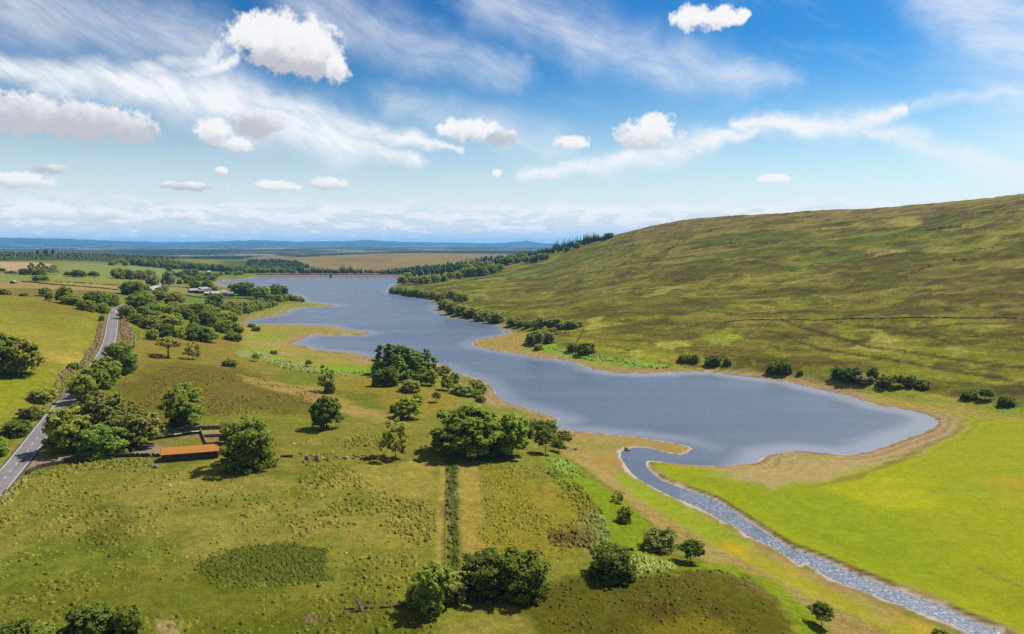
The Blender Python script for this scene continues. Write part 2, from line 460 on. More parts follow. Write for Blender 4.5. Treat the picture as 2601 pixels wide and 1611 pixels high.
for azd, D, z in [(-60,300,30),(-60,600,48),(-60,1500,50),(-60,80,14),(-30,60,11),(0,60,9),(30,60,4),(60,60,6),(60,200,14),(55,500,60),(60,900,130),
                  (-45,3200,30),(-35,3200,25),(-28,3200,20),(-20,3000,10),(-20,3800,-5),(-12,4600,5),(-5,4600,0),(5,3000,20),(5,4500,-10),(20,3000,30),(40,3000,30),(-45,5000,-40),(-30,5000,-45),(-20,5200,-45),(-8,6000,-45),(5,6000,-45),(30,5000,-20)]:
    spot(*polar(rad(azd), D), z)
UV, ZZ = np.array(uv), np.array(zz)
def tps_k(r2): return 0.5 * r2 * np.log(r2 + 1e-12)
nP = len(UV)
R2 = ((UV[:, None, :] - UV[None]) ** 2).sum(-1)
A = np.zeros((nP + 3, nP + 3))
A[:nP, :nP] = tps_k(R2) + np.eye(nP) * 2e-4
A[:nP, nP] = 1; A[:nP, nP + 1:] = UV; A[nP, :nP] = 1; A[nP + 1:, :nP] = UV.T
W = np.linalg.solve(A, np.concatenate([ZZ, np.zeros(3)]))
def base_height(u, v):
    out = W[nP] + W[nP + 1] * u + W[nP + 2] * v
    for i in range(nP):
        out += W[i] * tps_k((u - UV[i, 0]) ** 2 + (v - UV[i, 1]) ** 2)
    return out

AZ = np.concatenate([np.linspace(rad(-62), rad(-41), 36, endpoint=False), np.linspace(rad(-41), rad(41), 660), np.linspace(rad(41), rad(62), 37)[1:]])
LD = np.concatenate([np.linspace(math.log(25), math.log(85), 40, endpoint=False), np.linspace(math.log(85), math.log(6500), 620, endpoint=False), np.linspace(math.log(6500), math.log(34000), 120)])
NA, ND = len(AZ), len(LD)
DD = np.exp(LD)
gu, gv = np.meshgrid(AZ, LD)              # rows = distance
GX, GY = np.exp(gv) * np.sin(gu), np.exp(gv) * np.cos(gu)
GD = np.exp(gv)

# coarse evaluation of the smooth base, then refined
cu, cv = np.linspace(AZ[0], AZ[-1], 320), np.linspace(LD[0], math.log(7500), 330)
mu, mv = np.meshgrid(cu, cv)
cb = base_height(mu, mv)
def bilin(grid, u, v):
    fi = np.clip((u - cu[0]) / (cu[1] - cu[0]), 0, len(cu) - 1.001); fj = np.clip((v - cv[0]) / (cv[1] - cv[0]), 0, len(cv) - 1.001)
    i, j = fi.astype(int), fj.astype(int); a, b = fi - i, fj - j
    return (grid[j, i] * (1 - a) + grid[j, i + 1] * a) * (1 - b) + (grid[j + 1, i] * (1 - a) + grid[j + 1, i + 1] * a) * b
HB = bilin(cb, gu, gv)

def seg_dist(X, Y, pts, closed=True):
    """distance to a polyline, and inside flag when closed"""
    d2 = np.full(X.shape, 1e18); inside = np.zeros(X.shape, bool)
    n = len(pts)
    for i in range(n if closed else n - 1):
        ax, ay = pts[i]; bx, by = pts[(i + 1) % n]
        vx, vy = bx - ax, by - ay
        t = np.clip(((X - ax) * vx + (Y - ay) * vy) / (vx * vx + vy * vy + 1e-12), 0, 1)
        d2 = np.minimum(d2, (X - ax - t * vx) ** 2 + (Y - ay - t * vy) ** 2)
        if closed:
            c = ((ay > Y) != (by > Y)) & (X < (bx - ax) * (Y - ay) / (by - ay + 1e-12) + ax)
            inside ^= c
    return np.sqrt(d2), inside

near = (GD < 1900) & (gu > rad(-36)) & (gu < rad(41.5))
SH = np.full(GX.shape, 900.0)             # + distance outside the water, - inside
wob = (fbm(GX[near], GY[near], 14, 3, 5) - .5)
d, ins = seg_dist(GX[near], GY[near], LAKE)
d = d + wob * np.clip(d, 0, 2.5) * 1.0
SH[near] = np.where(ins, -d, d)

# far country: the low plain, ridges and blue hills
PROF = np.array([(-400,606),(0,607),(150,608),(250,611),(350,614),(480,616),(600,612.5),(650,610.5),(760,614),(880,613),(945,609),(1000,614),(1150,616),(1235,618),(1290,616),(1335,612),(1375,617),(1430,622),(1700,620),(2100,618),(3000,612)], float)
pxs = CX + FPX * np.tan(AZ) * math.cos(PITCH)
crest_y = np.interp(pxs, PROF[:, 0], PROF[:, 1])
def el_of(py): return np.arctan((CY - py) / FPX) - PITCH
far_c = CAM_H + 25000 * np.tan(el_of(crest_y)) / np.cos(AZ) * np.cos(AZ)
far_c = far_c[None, :] + (fbm(gu * 120, gv * 0, 1.2, 4, 41) - .5) * 40
plain = -58 + (fbm(GX, GY, 2600, 4, 31) - .5) * 55
r1 = CAM_H + 12500 * np.tan(el_of(np.interp(pxs, [-300, 300, 700, 1000, 1130, 1220, 1400, 3000], [640, 636, 634, 634, 629, 628, 634, 630])))[None, :]
r1 = r1 + (fbm(gu * 60, gv * 0, 2.0, 4, 45) - .5) * 50
HF = plain + (r1 - plain) * np.exp(-((gv - math.log(12500)) / 0.16) ** 2)
HF = HF + (far_c - HF) * np.exp(-((np.minimum(gv, math.log(25000)) - math.log(25000)) / 0.34) ** 2)
H = HB + (HF - HB) * sst(gv, math.log(3900), math.log(6500))

# relief
rough_hill = sst(HB, 8, 40) * sst(GX, 20, 200) * (GD < 4000)
rx, ry = GX * 0.766 - GY * 0.643, GX * 0.643 + GY * 0.766      # along and across the contours of the hill
rid = fbm(rx * 0.42 + (fbm(GX, GY, 120, 2, 3) - .5) * 40, ry, 46, 4, 11)
ridge = 1 - np.abs(2 * rid - 1)
H = H + rough_hill * ((ridge - .6) * 5.0 + (fbm(rx * .5, ry, 14, 3, 17) - .5) * 2.6 + (fbm(GX, GY, 230, 3, 19) - .5) * 12)
gen = sst(GD, 90, 300) * (GD < 4500)
H = H + gen * sst(H, 1.5, 9) * (1 - rough_hill) * ((fbm(GX, GY, 60, 3, 23) - .5) * 3.0)
H = H + (GD < 1500) * sst(H, 1, 5) * (fbm(GX, GY, 7, 3, 29) - .5) * 0.55
# meet the water
land = np.clip(SH, 0, None)
flat = H
H = np.where(SH > 0, np.maximum(H, 0.25) * sst(land, 0, np.where(GX > 120, 26, 30)) + np.minimum(land * 0.035, 0.5), np.maximum(SH * 0.16, -5.0))
# cut bank on the outer side of the stream
BANK = np.array([ray_plane(a, b, 0) for a, b in [(1666,1212),(1711,1234),(1775,1256),(1818,1272),(1867,1303),(1910,1333),(1976,1375),(2071,1414),(2162,1453),(2281,1500),(2400,1546),(2543,1610),(2700,1700)]])
db, _ = seg_dist(GX[near], GY[near], BANK, False)
bump = np.zeros(GX.shape); bump[near] = np.exp(-(db / 5.0) ** 2) * sst(SH[near], 0.0, 2.2)
H = H + bump * 0.7

def col_profile(u):
    f = np.interp(u, AZ, np.arange(NA)); i = min(int(f), NA - 2); a = f - i
    return H[:, i] * (1 - a) + H[:, i + 1] * a
def ground(px, py):
    """where the line of sight through a frame pixel first meets the land"""
    d = px_dir(px, py); hyp = math.hypot(d[0], d[1]); u = math.atan2(d[0], d[1])
    prof = np.maximum(col_profile(u), 0.0)
    g = prof - (CAM_H + DD * d[2] / hyp)
    k = np.nonzero((g[1:] >= 0) & (g[:-1] < 0))[0]
    if len(k) == 0:
        D = 4200.0
    else:
        k = k[0]; D = DD[k] + (DD[k + 1] - DD[k]) * (-g[k]) / (g[k + 1] - g[k])
    return D * math.sin(u), D * math.cos(u), float(np.interp(D, DD, prof))
def height(x, y):
    u, v = math.atan2(x, y), 0.5 * math.log(x * x + y * y)
    return float(np.interp(math.exp(v), DD, col_profile(u)))
def heights(xs, ys):
    u = np.arctan2(xs, ys); v = 0.5 * np.log(xs * xs + ys * ys)
    fi = np.clip(np.interp(u, AZ, np.arange(NA)), 0, NA - 1.001); fj = np.clip(np.interp(v, LD, np.arange(ND)), 0, ND - 1.001)
    i, j = fi.astype(int), fj.astype(int); a, b = fi - i, fj - j
    return (H[j, i] * (1 - a) + H[j, i + 1] * a) * (1 - b) + (H[j + 1, i] * (1 - a) + H[j + 1, i + 1] * a) * b
def depth(p):
    return p[1] * math.cos(PITCH) - (p[2] - CAM_H) * math.sin(PITCH)
def poly_px(pts): return np.array([ground(a, b)[:2] for a, b in pts])

# ---------------------------------------------------------------- road: even out the land beneath it
def spline(pts, step):
    P = np.array(pts, float); out = []
    Q = np.vstack([2 * P[0] - P[1], P, 2 * P[-1] - P[-2]])
    for i in range(1, len(Q) - 2):
        n = max(2, int(np.linalg.norm(Q[i + 1] - Q[i]) / step))
        for k in range(n):
            t = k / n
            out.append(0.5 * ((2 * Q[i]) + (-Q[i - 1] + Q[i + 1]) * t + (2 * Q[i - 1] - 5 * Q[i] + 4 * Q[i + 1] - Q[i + 2]) * t * t + (-Q[i - 1] + 3 * Q[i] - 3 * Q[i + 1] + Q[i + 2]) * t ** 3))
    out.append(Q[-2])
    return np.array(out)
ROAD_PX = [(-110,1360),(-60,1298),(16,1210),(54,1167),(86,1125),(109,1091),(129,1065),(160,1028),(186,997),(215,962),(245,930),(263,905),(275,880),(281,855),(284.5,830),(288,805),(293,791),(302,781),(316,774),(340,768)]
rp = np.array([ground(a, b) for a, b in ROAD_PX])
road_c = spline(rp, 3.0)
for _ in range(60):
    road_c[1:-1] = 0.5 * road_c[1:-1] + 0.25 * (road_c[:-2] + road_c[2:])
nr = (GD < 900) & (gu < rad(-20)) & (gu > rad(-50))
bx, by = GX[nr], GY[nr]
bd = np.full(bx.shape, 1e9); bz = np.zeros(bx.shape)
for i in range(0, len(road_c) - 1):
    a, b = road_c[i], road_c[i + 1]
    v = b[:2] - a[:2]
    t = np.clip(((bx - a[0]) * v[0] + (by - a[1]) * v[1]) / (v @ v), 0, 1)
    d2 = (bx - a[0] - t * v[0]) ** 2 + (by - a[1] - t * v[1]) ** 2
    m = d2 < bd
    bd[m] = d2[m]; bz[m] = (a[2] + (b[2] - a[2]) * t)[m]
ROADD = np.full(GX.shape, 1e3); ROADD[nr] = np.sqrt(bd)
hz = H[nr]; w = sst(ROADD[nr], 18, 5.2)
H[nr] = hz * (1 - w) + (bz - 0.12) * w

# ---------------------------------------------------------------- colours of the ground
COL = np.zeros(GX.shape + (3,))
F1 = fbm(GX, GY, 90, 4, 51); F2 = fbm(GX, GY, 24, 4, 53); F3 = fbm(GX, GY, 7, 4, 55); F4 = fbm(GX, GY, 3, 2, 57)
def mixc(mask, c, shape=None):
    m = np.clip(mask, 0, 1)[..., None]
    COL[:] = COL * (1 - m) + np.array(alb(*c)) * m
def paint(pts, c, soft=3.0, k=1.0, ragged=6.0, seed=0, world=None, brk=None):
    """colour a plot given by its corners; soft edges, ragged outline; brk breaks it up by noise"""
    P = poly_px(pts) if world is None else world
    cen = P.mean(0); sc = np.hypot(*cen) / 400.0
    pad = (soft + ragged) * sc * 2 + 2
    box = (GX > P[:, 0].min() - pad) & (GX < P[:, 0].max() + pad) & (GY > P[:, 1].min() - pad) & (GY < P[:, 1].max() + pad)
    if not box.any(): return
    X, Y = GX[box], GY[box]
    d, i = seg_dist(X, Y, P)
    d = np.where(i, d, -d) + (fbm(X, Y, 9 * sc, 4, 90 + seed) - .5) * 2 * ragged * sc
    m = sst(d, -soft * sc, soft * sc) * k
    if brk is not None:
        m = m * sst(fbm(X, Y, brk[0], 4, 170 + seed), brk[1], brk[1] + .16)
    m = m[..., None]
    COL[box] = COL[box] * (1 - m) + np.array(alb(*c)) * m

# left and near pasture
COL[:] = alb(138, 138, 46)
mixc(sst(F1, .45, .62), (124, 132, 38)); mixc(sst(F2, .52, .66) * .75, (158, 146, 64)); mixc(sst(F3, .52, .7) * .5, (106, 116, 30)); mixc(sst(F4, .6, .8) * .4, (156, 150, 66))
# far fields, wood and heath of the plain (Voronoi-like plots)
farm = sst(GD, 2600, 4200)
cx_, cy_ = np.floor(GX / 420 + F1 * 1.5), np.floor(GY / 700 + F2)
pl = _hash(cx_.astype(np.int64), cy_.astype(np.int64), 77)
mixc(farm, (44, 58, 42)); mixc(farm * (pl > .5) * .8, (92, 108, 66)); mixc(farm * (pl > .78) * .9, (176, 168, 126)); mixc(farm * (pl < .25), (28, 40, 34))
mixc(farm * sst(fbm(GX * .4, GY, 800, 4, 79), .52, .58), (34, 48, 40)); mixc(sst(GD, 14000, 20000) * .85, (34, 46, 42))
# fields of the left, beyond the road
paint([(-300,1000),(-300,880),(0,745),(120,752),(250,790),(262,815),(240,890),(190,940),(120,990),(30,1060),(-200,1240)], (146, 144, 48), 3, 1, 2, 1)
paint([(-300,930),(0,905),(120,945),(110,990),(20,1060),(-200,1200)], (146, 152, 30), 6, .95, 6, 2)
paint([(-100,880),(0,820),(140,800),(235,835),(225,880),(190,925),(80,900)], (162, 154, 54), 6, .8, 10, 3, brk=(60, .4))
paint([(0,772),(110,762),(230,795),(235,815),(80,800)], (140, 122, 44), 4, .7, 6, 4)
paint([(85,900),(180,885),(205,905),(170,945),(100,935)], (192, 164, 78), 4, .75, 8, 5, brk=(18, .36))
# beyond the brow: rough grazing and green fields
paint([(-60,752),(0,746),(200,770),(300,770),(300,735),(180,726),(60,722),(-60,715)], (136, 124, 62), 3, 1, 5, 6)
paint([(-100,735),(150,735),(300,742),(300,728),(140,716),(-100,718)], (176, 152, 92), 2, .85, 3, 7)
paint([(-60,716),(100,712),(310,726),(345,712),(300,702),(140,698),(-60,706)], (146, 150, 72), 2, 1, 1, 8)
paint([(-60,704),(160,696),(300,700),(420,694),(440,682),(300,672),(150,668),(150,690),(-60,695)], (138, 150, 76), 2, 1, 1, 9)
paint([(-60,695),(0,694),(60,692),(140,672),(90,667),(-60,664)], (196, 168, 124), 2, 1, 1, 10)
paint([(150,668),(330,676),(330,668),(200,660),(140,664)], (142, 132, 84), 2, 1, 1, 11)
paint([(300,690),(420,700),(520,690),(440,680),(330,672)], (142, 154, 84), 2, 1, 1, 12)
paint([(395,742),(480,742),(480,728),(440,722),(410,728)], (150, 146, 84), 1.5, 1, .5, 13)
paint([(445,765),(540,775),(640,768),(640,752),(560,748),(460,752)], (112, 132, 52), 2, 1, 1, 14)
paint([(470,766),(540,790),(640,775),(560,758)], (140, 128, 62), 3, .6, 4, 15)
paint([(455,715),(466,716),(470,698),(460,697)], (186, 150, 118), .6, 1, .5, 16)
# dark ridge plantation floor, moor behind the dam
paint([(-300,664),(100,662),(300,668),(440,668),(470,655),(300,640),(-300,632)], (70, 86, 48), 4, 1, 4, 17)
paint([(720,694),(1120,694),(1300,672),(1300,600),(800,600),(690,655)], (150, 130, 84), 6, 1, 4, 18)
paint([(700,690),(1060,690),(1150,676),(1100,652),(900,648),(760,660)], (158, 146, 84), 10, .5, 14, 19, brk=(160, .45))
paint([(800,672),(980,680),(1100,660),(980,650),(850,656)], (132, 110, 76), 10, .6, 14, 20, brk=(120, .48))
paint([(560,694),(620,694),(700,690),(760,676),(690,660),(560,662)], (82, 100, 58), 5, .9, 5, 21)
paint([(620,662),(680,658),(740,652),(690,648),(630,655)], (168, 146, 108), 5, .7, 5, 22)
# rough ground in front of the woods
paint([(300,990),(300,880),(330,845),(420,870),(560,850),(610,860),(650,900),(700,960),(640,985),(480,960)], (146, 130, 52), 4, .9, 8, 23)
paint([(280,1090),(290,985),(420,920),(600,935),(760,985),(850,1030),(800,1050),(640,1050),(430,1075)], (116, 106, 38), 7, .9, 10, 24)
paint([(330,1060),(430,1000),(640,985),(740,1010),(620,1040),(440,1070)], (132, 110, 48), 6, .6, 10, 25, brk=(16, .45))
paint([(600,950),(800,985),(1000,1055),(1060,1090),(1050,1110),(900,1060),(760,1010),(620,970)], (176, 150, 80), 2, .85, 3, 26)
paint([(350,1095),(640,1060),(900,1060),(1090,1090),(1110,1170),(900,1165),(660,1180),(560,1110)], (140, 136, 50), 6, .9, 8, 27)
paint([(660,1120),(760,1090),(900,1110),(880,1130),(720,1135)], (176, 154, 82), 4, .55, 8, 28, brk=(12, .42))
paint([(850,930),(960,960),(1090,980),(1160,1020),(1100,1070),(960,1040),(830,1000)], (160, 140, 52), 5, .8, 8, 29)
paint([(840,990),(960,1000),(1000,1040),(930,1040)], (104, 116, 32), 6, .75, 8, 30)
paint([(560,1040),(760,1100),(840,1110),(800,1070),(640,1045)], (132, 138, 40), 5, .7, 8, 31)
# drawdown flats on the left shore
paint([(600,870),(620,820),(860,825),(950,850),(780,850),(735,872),(800,893),(950,918),(930,945),(840,945),(700,925),(640,895)], (166, 152, 70), 3, 1, 3, 32)
paint([(600,880),(640,840),(740,838),(700,880),(740,905),(900,925),(940,940),(860,945),(700,925)], (146, 160, 50), 5, .8, 8, 33, brk=(34, .42))
paint([(640,862),(730,872),(800,898),(740,905),(650,885)], (182, 152, 100), 5, .6, 8, 34, brk=(26, .45))
paint([(600,888),(680,898),(760,925),(850,945),(930,945),(900,955),(780,945),(680,915),(610,903)], (154, 166, 90), 3, .85, 4, 35)
paint([(800,930),(930,935),(935,948),(830,950)], (136, 172, 26), 3, .85, 4, 36)
paint([(640,815),(740,790),(850,774),(780,768),(700,778),(620,805)], (150, 148, 60), 2, 1, 2, 37)
# right shore flats under the hill
paint([(1196,872),(1270,836),(1345,845),(1420,885),(1520,905),(1700,925),(1860,945),(2010,958),(2180,975),(2400,1000),(2640,1050),(2640,1110),(2390,1080),(2380,1060),(2180,1015),(2000,972),(1800,944),(1600,950),(1470,926),(1290,898)], (170, 160, 62), 3, 1, 3, 38)
paint([(1300,862),(1350,852),(1420,885),(1560,915),(1740,928),(1860,938),(1780,938),(1600,935),(1500,915),(1380,892)], (136, 176, 40), 3, .95, 4, 39)
paint([(1400,890),(1500,900),(1640,925),(1760,932),(1640,935),(1500,915)], (176, 196, 100), 3, .7, 5, 40, brk=(20, .42))
paint([(1205,878),(1270,840),(1340,858),(1330,895),(1250,885)], (176, 150, 82), 3, .9, 4, 41)
paint([(1480,930),(1560,938),(1740,938),(1600,948)], (166, 126, 88), 2, .9, 3, 42)
paint([(2100,985),(2300,998),(2640,1035),(2640,1060),(2440,1030),(2200,1000)], (128, 150, 34), 4, .8, 5, 43)
paint([(2180,1010),(2420,1030),(2640,1075),(2640,1110),(2400,1060)], (182, 160, 70), 5, .7, 6, 44)
# the wide lime-green flat by the stream
FLATP = [(1640,1180),(1700,1180),(1880,1180),(1990,1155),(2150,1160),(2260,1135),(2390,1080),(2460,1060),(2700,1080),(2900,1200),(2900,1800),(2660,1680),(2400,1548),(2160,1455),(1980,1378),(1860,1300),(1720,1240),(1660,1205)]
paint(FLATP, (162, 168, 16), 3, 1, 2, 45)
paint([(1700,1190),(1900,1200),(2300,1300),(2500,1500),(2300,1480),(2000,1360),(1760,1250)], (146, 164, 18), 12, .7, 14, 46, brk=(44, .4))
paint([(2350,1100),(2600,1080),(2640,1300),(2560,1260),(2450,1180)], (192, 160, 44), 10, .7, 14, 47, brk=(40, .4))
paint([(2100,1230),(2300,1200),(2420,1300),(2200,1290)], (186, 184, 24), 10, .7, 12, 48, brk=(40, .38))
paint([(2250,1270),(2500,1200),(2640,1320),(2500,1400)], (146, 162, 40), 10, .6, 12, 49, brk=(44, .42))
paint([(2400,1560),(2500,1560),(2640,1640),(2560,1630)], (176, 150, 84), 4, .7, 4, 50)
paint([(1790,1182),(1920,1185),(2000,1160),(2150,1165),(2260,1140),(2390,1082),(2400,1100),(2300,1160),(2120,1215),(1960,1240),(1860,1215)], (188, 160, 112), 7, .85, 8, 51)
paint([(2050,1240),(2180,1205),(2330,1140),(2450,1080),(2440,1095),(2330,1155),(2180,1216)], (140, 112, 60), 1.5, .7, 2, 52)
paint([(1980,1205),(2110,1265),(2230,1320),(2440,1420),(2600,1490),(2600,1496),(2440,1426),(2230,1326),(2105,1270)], (146, 128, 60), .8, .7, 1.5, 53, brk=(24, .44))
# inner bank of the stream and the flats below the terrace
paint([(1440,1095),(1600,1108),(1762,1138),(1740,1158),(1640,1145),(1578,1150),(1590,1190),(1640,1235),(1800,1310),(2000,1420),(2200,1515),(2480,1640),(2300,1700),(2100,1600),(1960,1500),(1780,1420),(1680,1350),(1600,1280),(1500,1200),(1400,1130)], (172, 150, 84), 3, 1, 3, 54)
paint([(1555,1195),(1600,1200),(1700,1265),(1860,1345),(1920,1390),(1840,1390),(1700,1320),(1600,1250)], (152, 168, 34), 4, .95, 4, 55)
paint([(1780,1370),(1900,1390),(2060,1470),(2250,1560),(2420,1640),(2350,1650),(2130,1550),(1920,1440)], (170, 164, 34), 5, .8, 6, 56, brk=(22, .36))
paint([(1840,1370),(1910,1390),(1900,1410),(1850,1400)], (196, 166, 30), 4, .8, 5, 57)
paint([(2270,1560),(2380,1590),(2420,1640),(2330,1620)], (190, 164, 30), 4, .7, 5, 58)
paint([(1500,1145),(1570,1160),(1570,1180),(1520,1180)], (178, 146, 62), 3, .8, 5, 59)
paint([(1440,1120),(1560,1130),(1640,1142),(1740,1158),(1600,1135),(1480,1140)], (150, 150, 60), 2, .7, 3, 60)
# bright wet grass at the foot of the terrace
paint([(1380,1160),(1450,1165),(1500,1215),(1600,1290),(1650,1330),(1640,1400),(1720,1440),(1840,1430),(1980,1480),(2100,1600),(2130,1680),(2080,1680),(1990,1540),(1900,1470),(1750,1450),(1580,1440),(1480,1330),(1420,1240)], (134, 154, 18), 3, .95, 4, 61)
paint([(1390,1165),(1440,1172),(1490,1210),(1450,1215),(1410,1190)], (158, 184, 84), 2.5, .8, 4, 62, brk=(7, .4))
paint([(1470,1305),(1530,1310),(1550,1360),(1500,1395),(1460,1380)], (132, 146, 80), 2, .8, 5, 63, brk=(6, .4))
paint([(1560,1410),(1640,1410),(1720,1440),(1680,1456),(1580,1450)], (176, 186, 90), 2, .85, 4, 64, brk=(7, .36))
# near field: darker green patches, straw-coloured hay strip and old drain
paint([(-60,1330),(60,1215),(200,1180),(560,1200),(620,1215),(560,1260),(300,1260),(100,1300)], (150, 142, 58), 6, .7, 8, 65)
paint([(130,1235),(700,1210),(740,1230),(640,1250),(300,1265)], (166, 150, 70), 5, .6, 8, 66, brk=(18, .4))
paint([(120,1340),(260,1270),(330,1290),(330,1420),(200,1400)], (96, 102, 24), 8, .75, 12, 67, brk=(16, .42))
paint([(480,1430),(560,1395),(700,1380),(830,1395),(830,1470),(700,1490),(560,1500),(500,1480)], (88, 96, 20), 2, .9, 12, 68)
paint([(780,1250),(900,1180),(1100,1170),(1105,1270),(980,1260),(900,1240)], (168, 152, 66), 4, .85, 5, 69)
paint([(870,1320),(1000,1330),(1100,1380),(1060,1400),(880,1390)], (160, 146, 58), 4, .7, 6, 70)
paint([(1116,1172),(1133,1172),(1122,1480),(1102,1480)], (176, 154, 74), 1.6, .9, 2.0, 71)
paint([(1166,1172),(1215,1172),(1236,1470),(1170,1470)], (176, 154, 70), 2.0, .9, 3, 72)
paint([(1138,1168),(1158,1168),(1166,1500),(1142,1500)], (86, 100, 32), 1.4, .9, 3.5, 73)
paint([(1139,1245),(1162,1250),(1162,1275),(1138,1270)], (136, 150, 90), 1.0, .7, 2.5, 74)
paint([(1110,1275),(1160,1280),(1158,1320),(1112,1315)], (124, 116, 66), 2, .6, 3, 75)
paint([(1240,1190),(1480,1250),(1520,1330),(1440,1420),(1240,1400)], (156, 140, 40), 8, .8, 8, 76)
paint([(1390,1345),(1500,1355),(1500,1385),(1400,1380)], (104, 84, 36), 3, .8, 4, 77)
paint([(-200,1520),(300,1440),(700,1480),(1000,1520),(1100,1580),(1100,1700),(-200,1700)], (116, 120, 30), 8, .7, 10, 78)
paint([(540,1560),(820,1560),(1100,1590),(1100,1700),(500,1700)], (98, 106, 22), 8, .7, 10, 79)
paint([(850,1510),(1100,1540),(900,1550)], (88, 92, 14), 6, .6, 8, 80)
paint([(1300,1500),(1600,1470),(1800,1450),(1930,1500),(2010,1580),(2060,1700),(1500,1700),(1360,1600)], (98, 96, 20), 5, .95, 12, 81)
paint([(1400,1480),(1560,1440),(1560,1490),(1440,1520)], (92, 96, 12), 6, .8, 8, 82)
paint([(1640,1590),(1780,1560),(1880,1600),(1900,1700),(1600,1700)], (138, 122, 24), 5, .75, 8, 83)
paint([(1780,1450),(1900,1460),(1980,1520),(1990,1560),(1940,1520),(1850,1480)], (112, 96, 44), 3, .7, 6, 84, brk=(5, .4))
paint([(1480,1480),(1700,1470),(1820,1560),(1600,1590)], (98, 74, 10), 6, .55, 10, 85, brk=(14, .45))
paint([(395,1580),(440,1575),(460,1600),(450,1640),(400,1620)], (170, 148, 96), 1.5, .9, 2, 86)
paint([(770,1562),(800,1560),(806,1585),(775,1585)], (150, 120, 90), 1, .9, 1, 87)
paint([(440,1350),(470,1352),(475,1600),(450,1600)], (116, 130, 36), 2, .5, 3, 88)
# yard, lay-by and verges
paint([(350,1175),(410,1168),(412,1128),(440,1115),(510,1098),(510,1112),(440,1125),(420,1150),(400,1178),(300,1170)], (160, 136, 98), 1.2, .5, 1.5, 89)
paint([(300,1160),(408,1158),(412,1130),(385,1122),(350,1135),(320,1150)], (158, 134, 100), 1.2, .95, 1.5, 90)
paint([(514,1108),(577,1107),(579,1090),(512,1092)], (178, 160, 104), .5, .9, .5, 91)
paint([(522,1128),(579,1128),(578,1109),(516,1110)], (164, 128, 88), .5, .9, .5, 92)
mixc(sst(ROADD, 7.5, 4.5) * (GD < 900), (150, 146, 60))
mixc(sst(ROADD, 4.6, 3.6) * (GD < 900), (112, 104, 96))
# the hill
HP = np.array([ground(a, b)[:2] for a, b in [(2950,1045),(2640,1012),(2420,998),(2300,984),(2130,966),(1990,948),(1860,938),(1700,930),(1560,914),(1500,903),(1430,878),(1440,858),(1330,832),(1240,803),(1140,785),(1120,762),(1050,748),(1000,738)]] + [polar(rad(-9), 1700), polar(rad(-3), 2600), polar(rad(20), 3800), polar(rad(62), 3800), polar(rad(62), 400)])
hb = (gu > rad(-14)) & (GD < 4500)
d, i = seg_dist(GX[hb], GY[hb], HP)
hm = np.zeros(GX.shape); hm[hb] = sst(np.where(i, d, -d) + (F3[hb] - .5) * 16, -4, 5)
HREL = np.clip(H / 125.0, 0, 1)
mixc(hm, (124, 120, 36))
hx, hy = rx, ry
n1 = fbm(hx * .5, hy, 150, 5, 61); n2 = fbm(hx * .42, hy, 52, 5, 63, .55); n3 = fbm(hx * .35, hy, 17, 4, 65, .6); n4 = fbm(hx * .5, hy, 300, 3, 67)
mixc(hm * sst(n1, .46, .6) * .6, (112, 94, 36)); mixc(hm * sst(n4, .5, .62) * .7, (108, 118, 26))
mixc(hm * sst(n2 + .20 * (HREL - .35), .545, .595) * .8, (146, 136, 52)); mixc(hm * sst(n3 + .14 * (HREL - .45), .575, .63) * .75, (160, 148, 66)); mixc(hm * sst(fbm(GX, GY, 26, 5, 75, .6) - .12 * HREL, .545, .585) * .55, (138, 142, 40))
mixc(hm * sst(HREL + (n1 - .5) * .7, .62, .9) * .75, (146, 128, 66))
mixc(hm * sst(fbm(GX, GY, 40, 5, 69, .6) - HREL * .3, .47, .52) * sst(HREL, .5, .05) * .65, (148, 152, 32))
mixc(hm * sst(fbm(hx * .5, hy, 34, 4, 71), .56, .66) * .6, (92, 86, 24)); mixc(hm * sst(ridge, .93, .985) * .55, (74, 58, 34))
mixc(hm * sst(fbm(hx * .6, hy, 11, 4, 73, .6), .57, .63) * .6, (86, 78, 24))
for pts, c in [([(2170,880),(2240,850),(2310,870),(2300,890),(2200,890)], (168, 160, 62)), ([(2390,880),(2440,872),(2480,890),(2420,900)], (160, 156, 54)),
               ([(1665,872),(1740,865),(1760,880),(1690,885)], (164, 158, 56)), ([(1590,900),(1620,888),(1650,900),(1620,910)], (158, 156, 52)),
               ([(1480,830),(1510,808),(1520,815),(1500,830)], (150, 146, 60)), ([(1480,812),(1520,806),(1530,830),(1490,836)], (166, 158, 52)),
               ([(1800,850),(1850,830),(1900,860),(1830,890)], (140, 150, 34)), ([(1650,742),(1670,735),(1710,732),(1690,748),(1655,750)], (160, 150, 66)),
               ([(2000,700),(2050,650),(2080,640),(2060,690)], (118, 128, 30)), ([(2200,640),(2240,622),(2290,640),(2230,650)], (158, 142, 60)),
               ([(2250,560),(2340,545),(2350,575),(2280,580)], (164, 150, 66)), ([(2460,620),(2530,600),(2530,630),(2470,640)], (156, 146, 52))]:
    paint(c=tuple(min(255, v + 12) for v in c), pts=pts, soft=2, k=.95, ragged=8, seed=200 + pts[0][0] % 37)
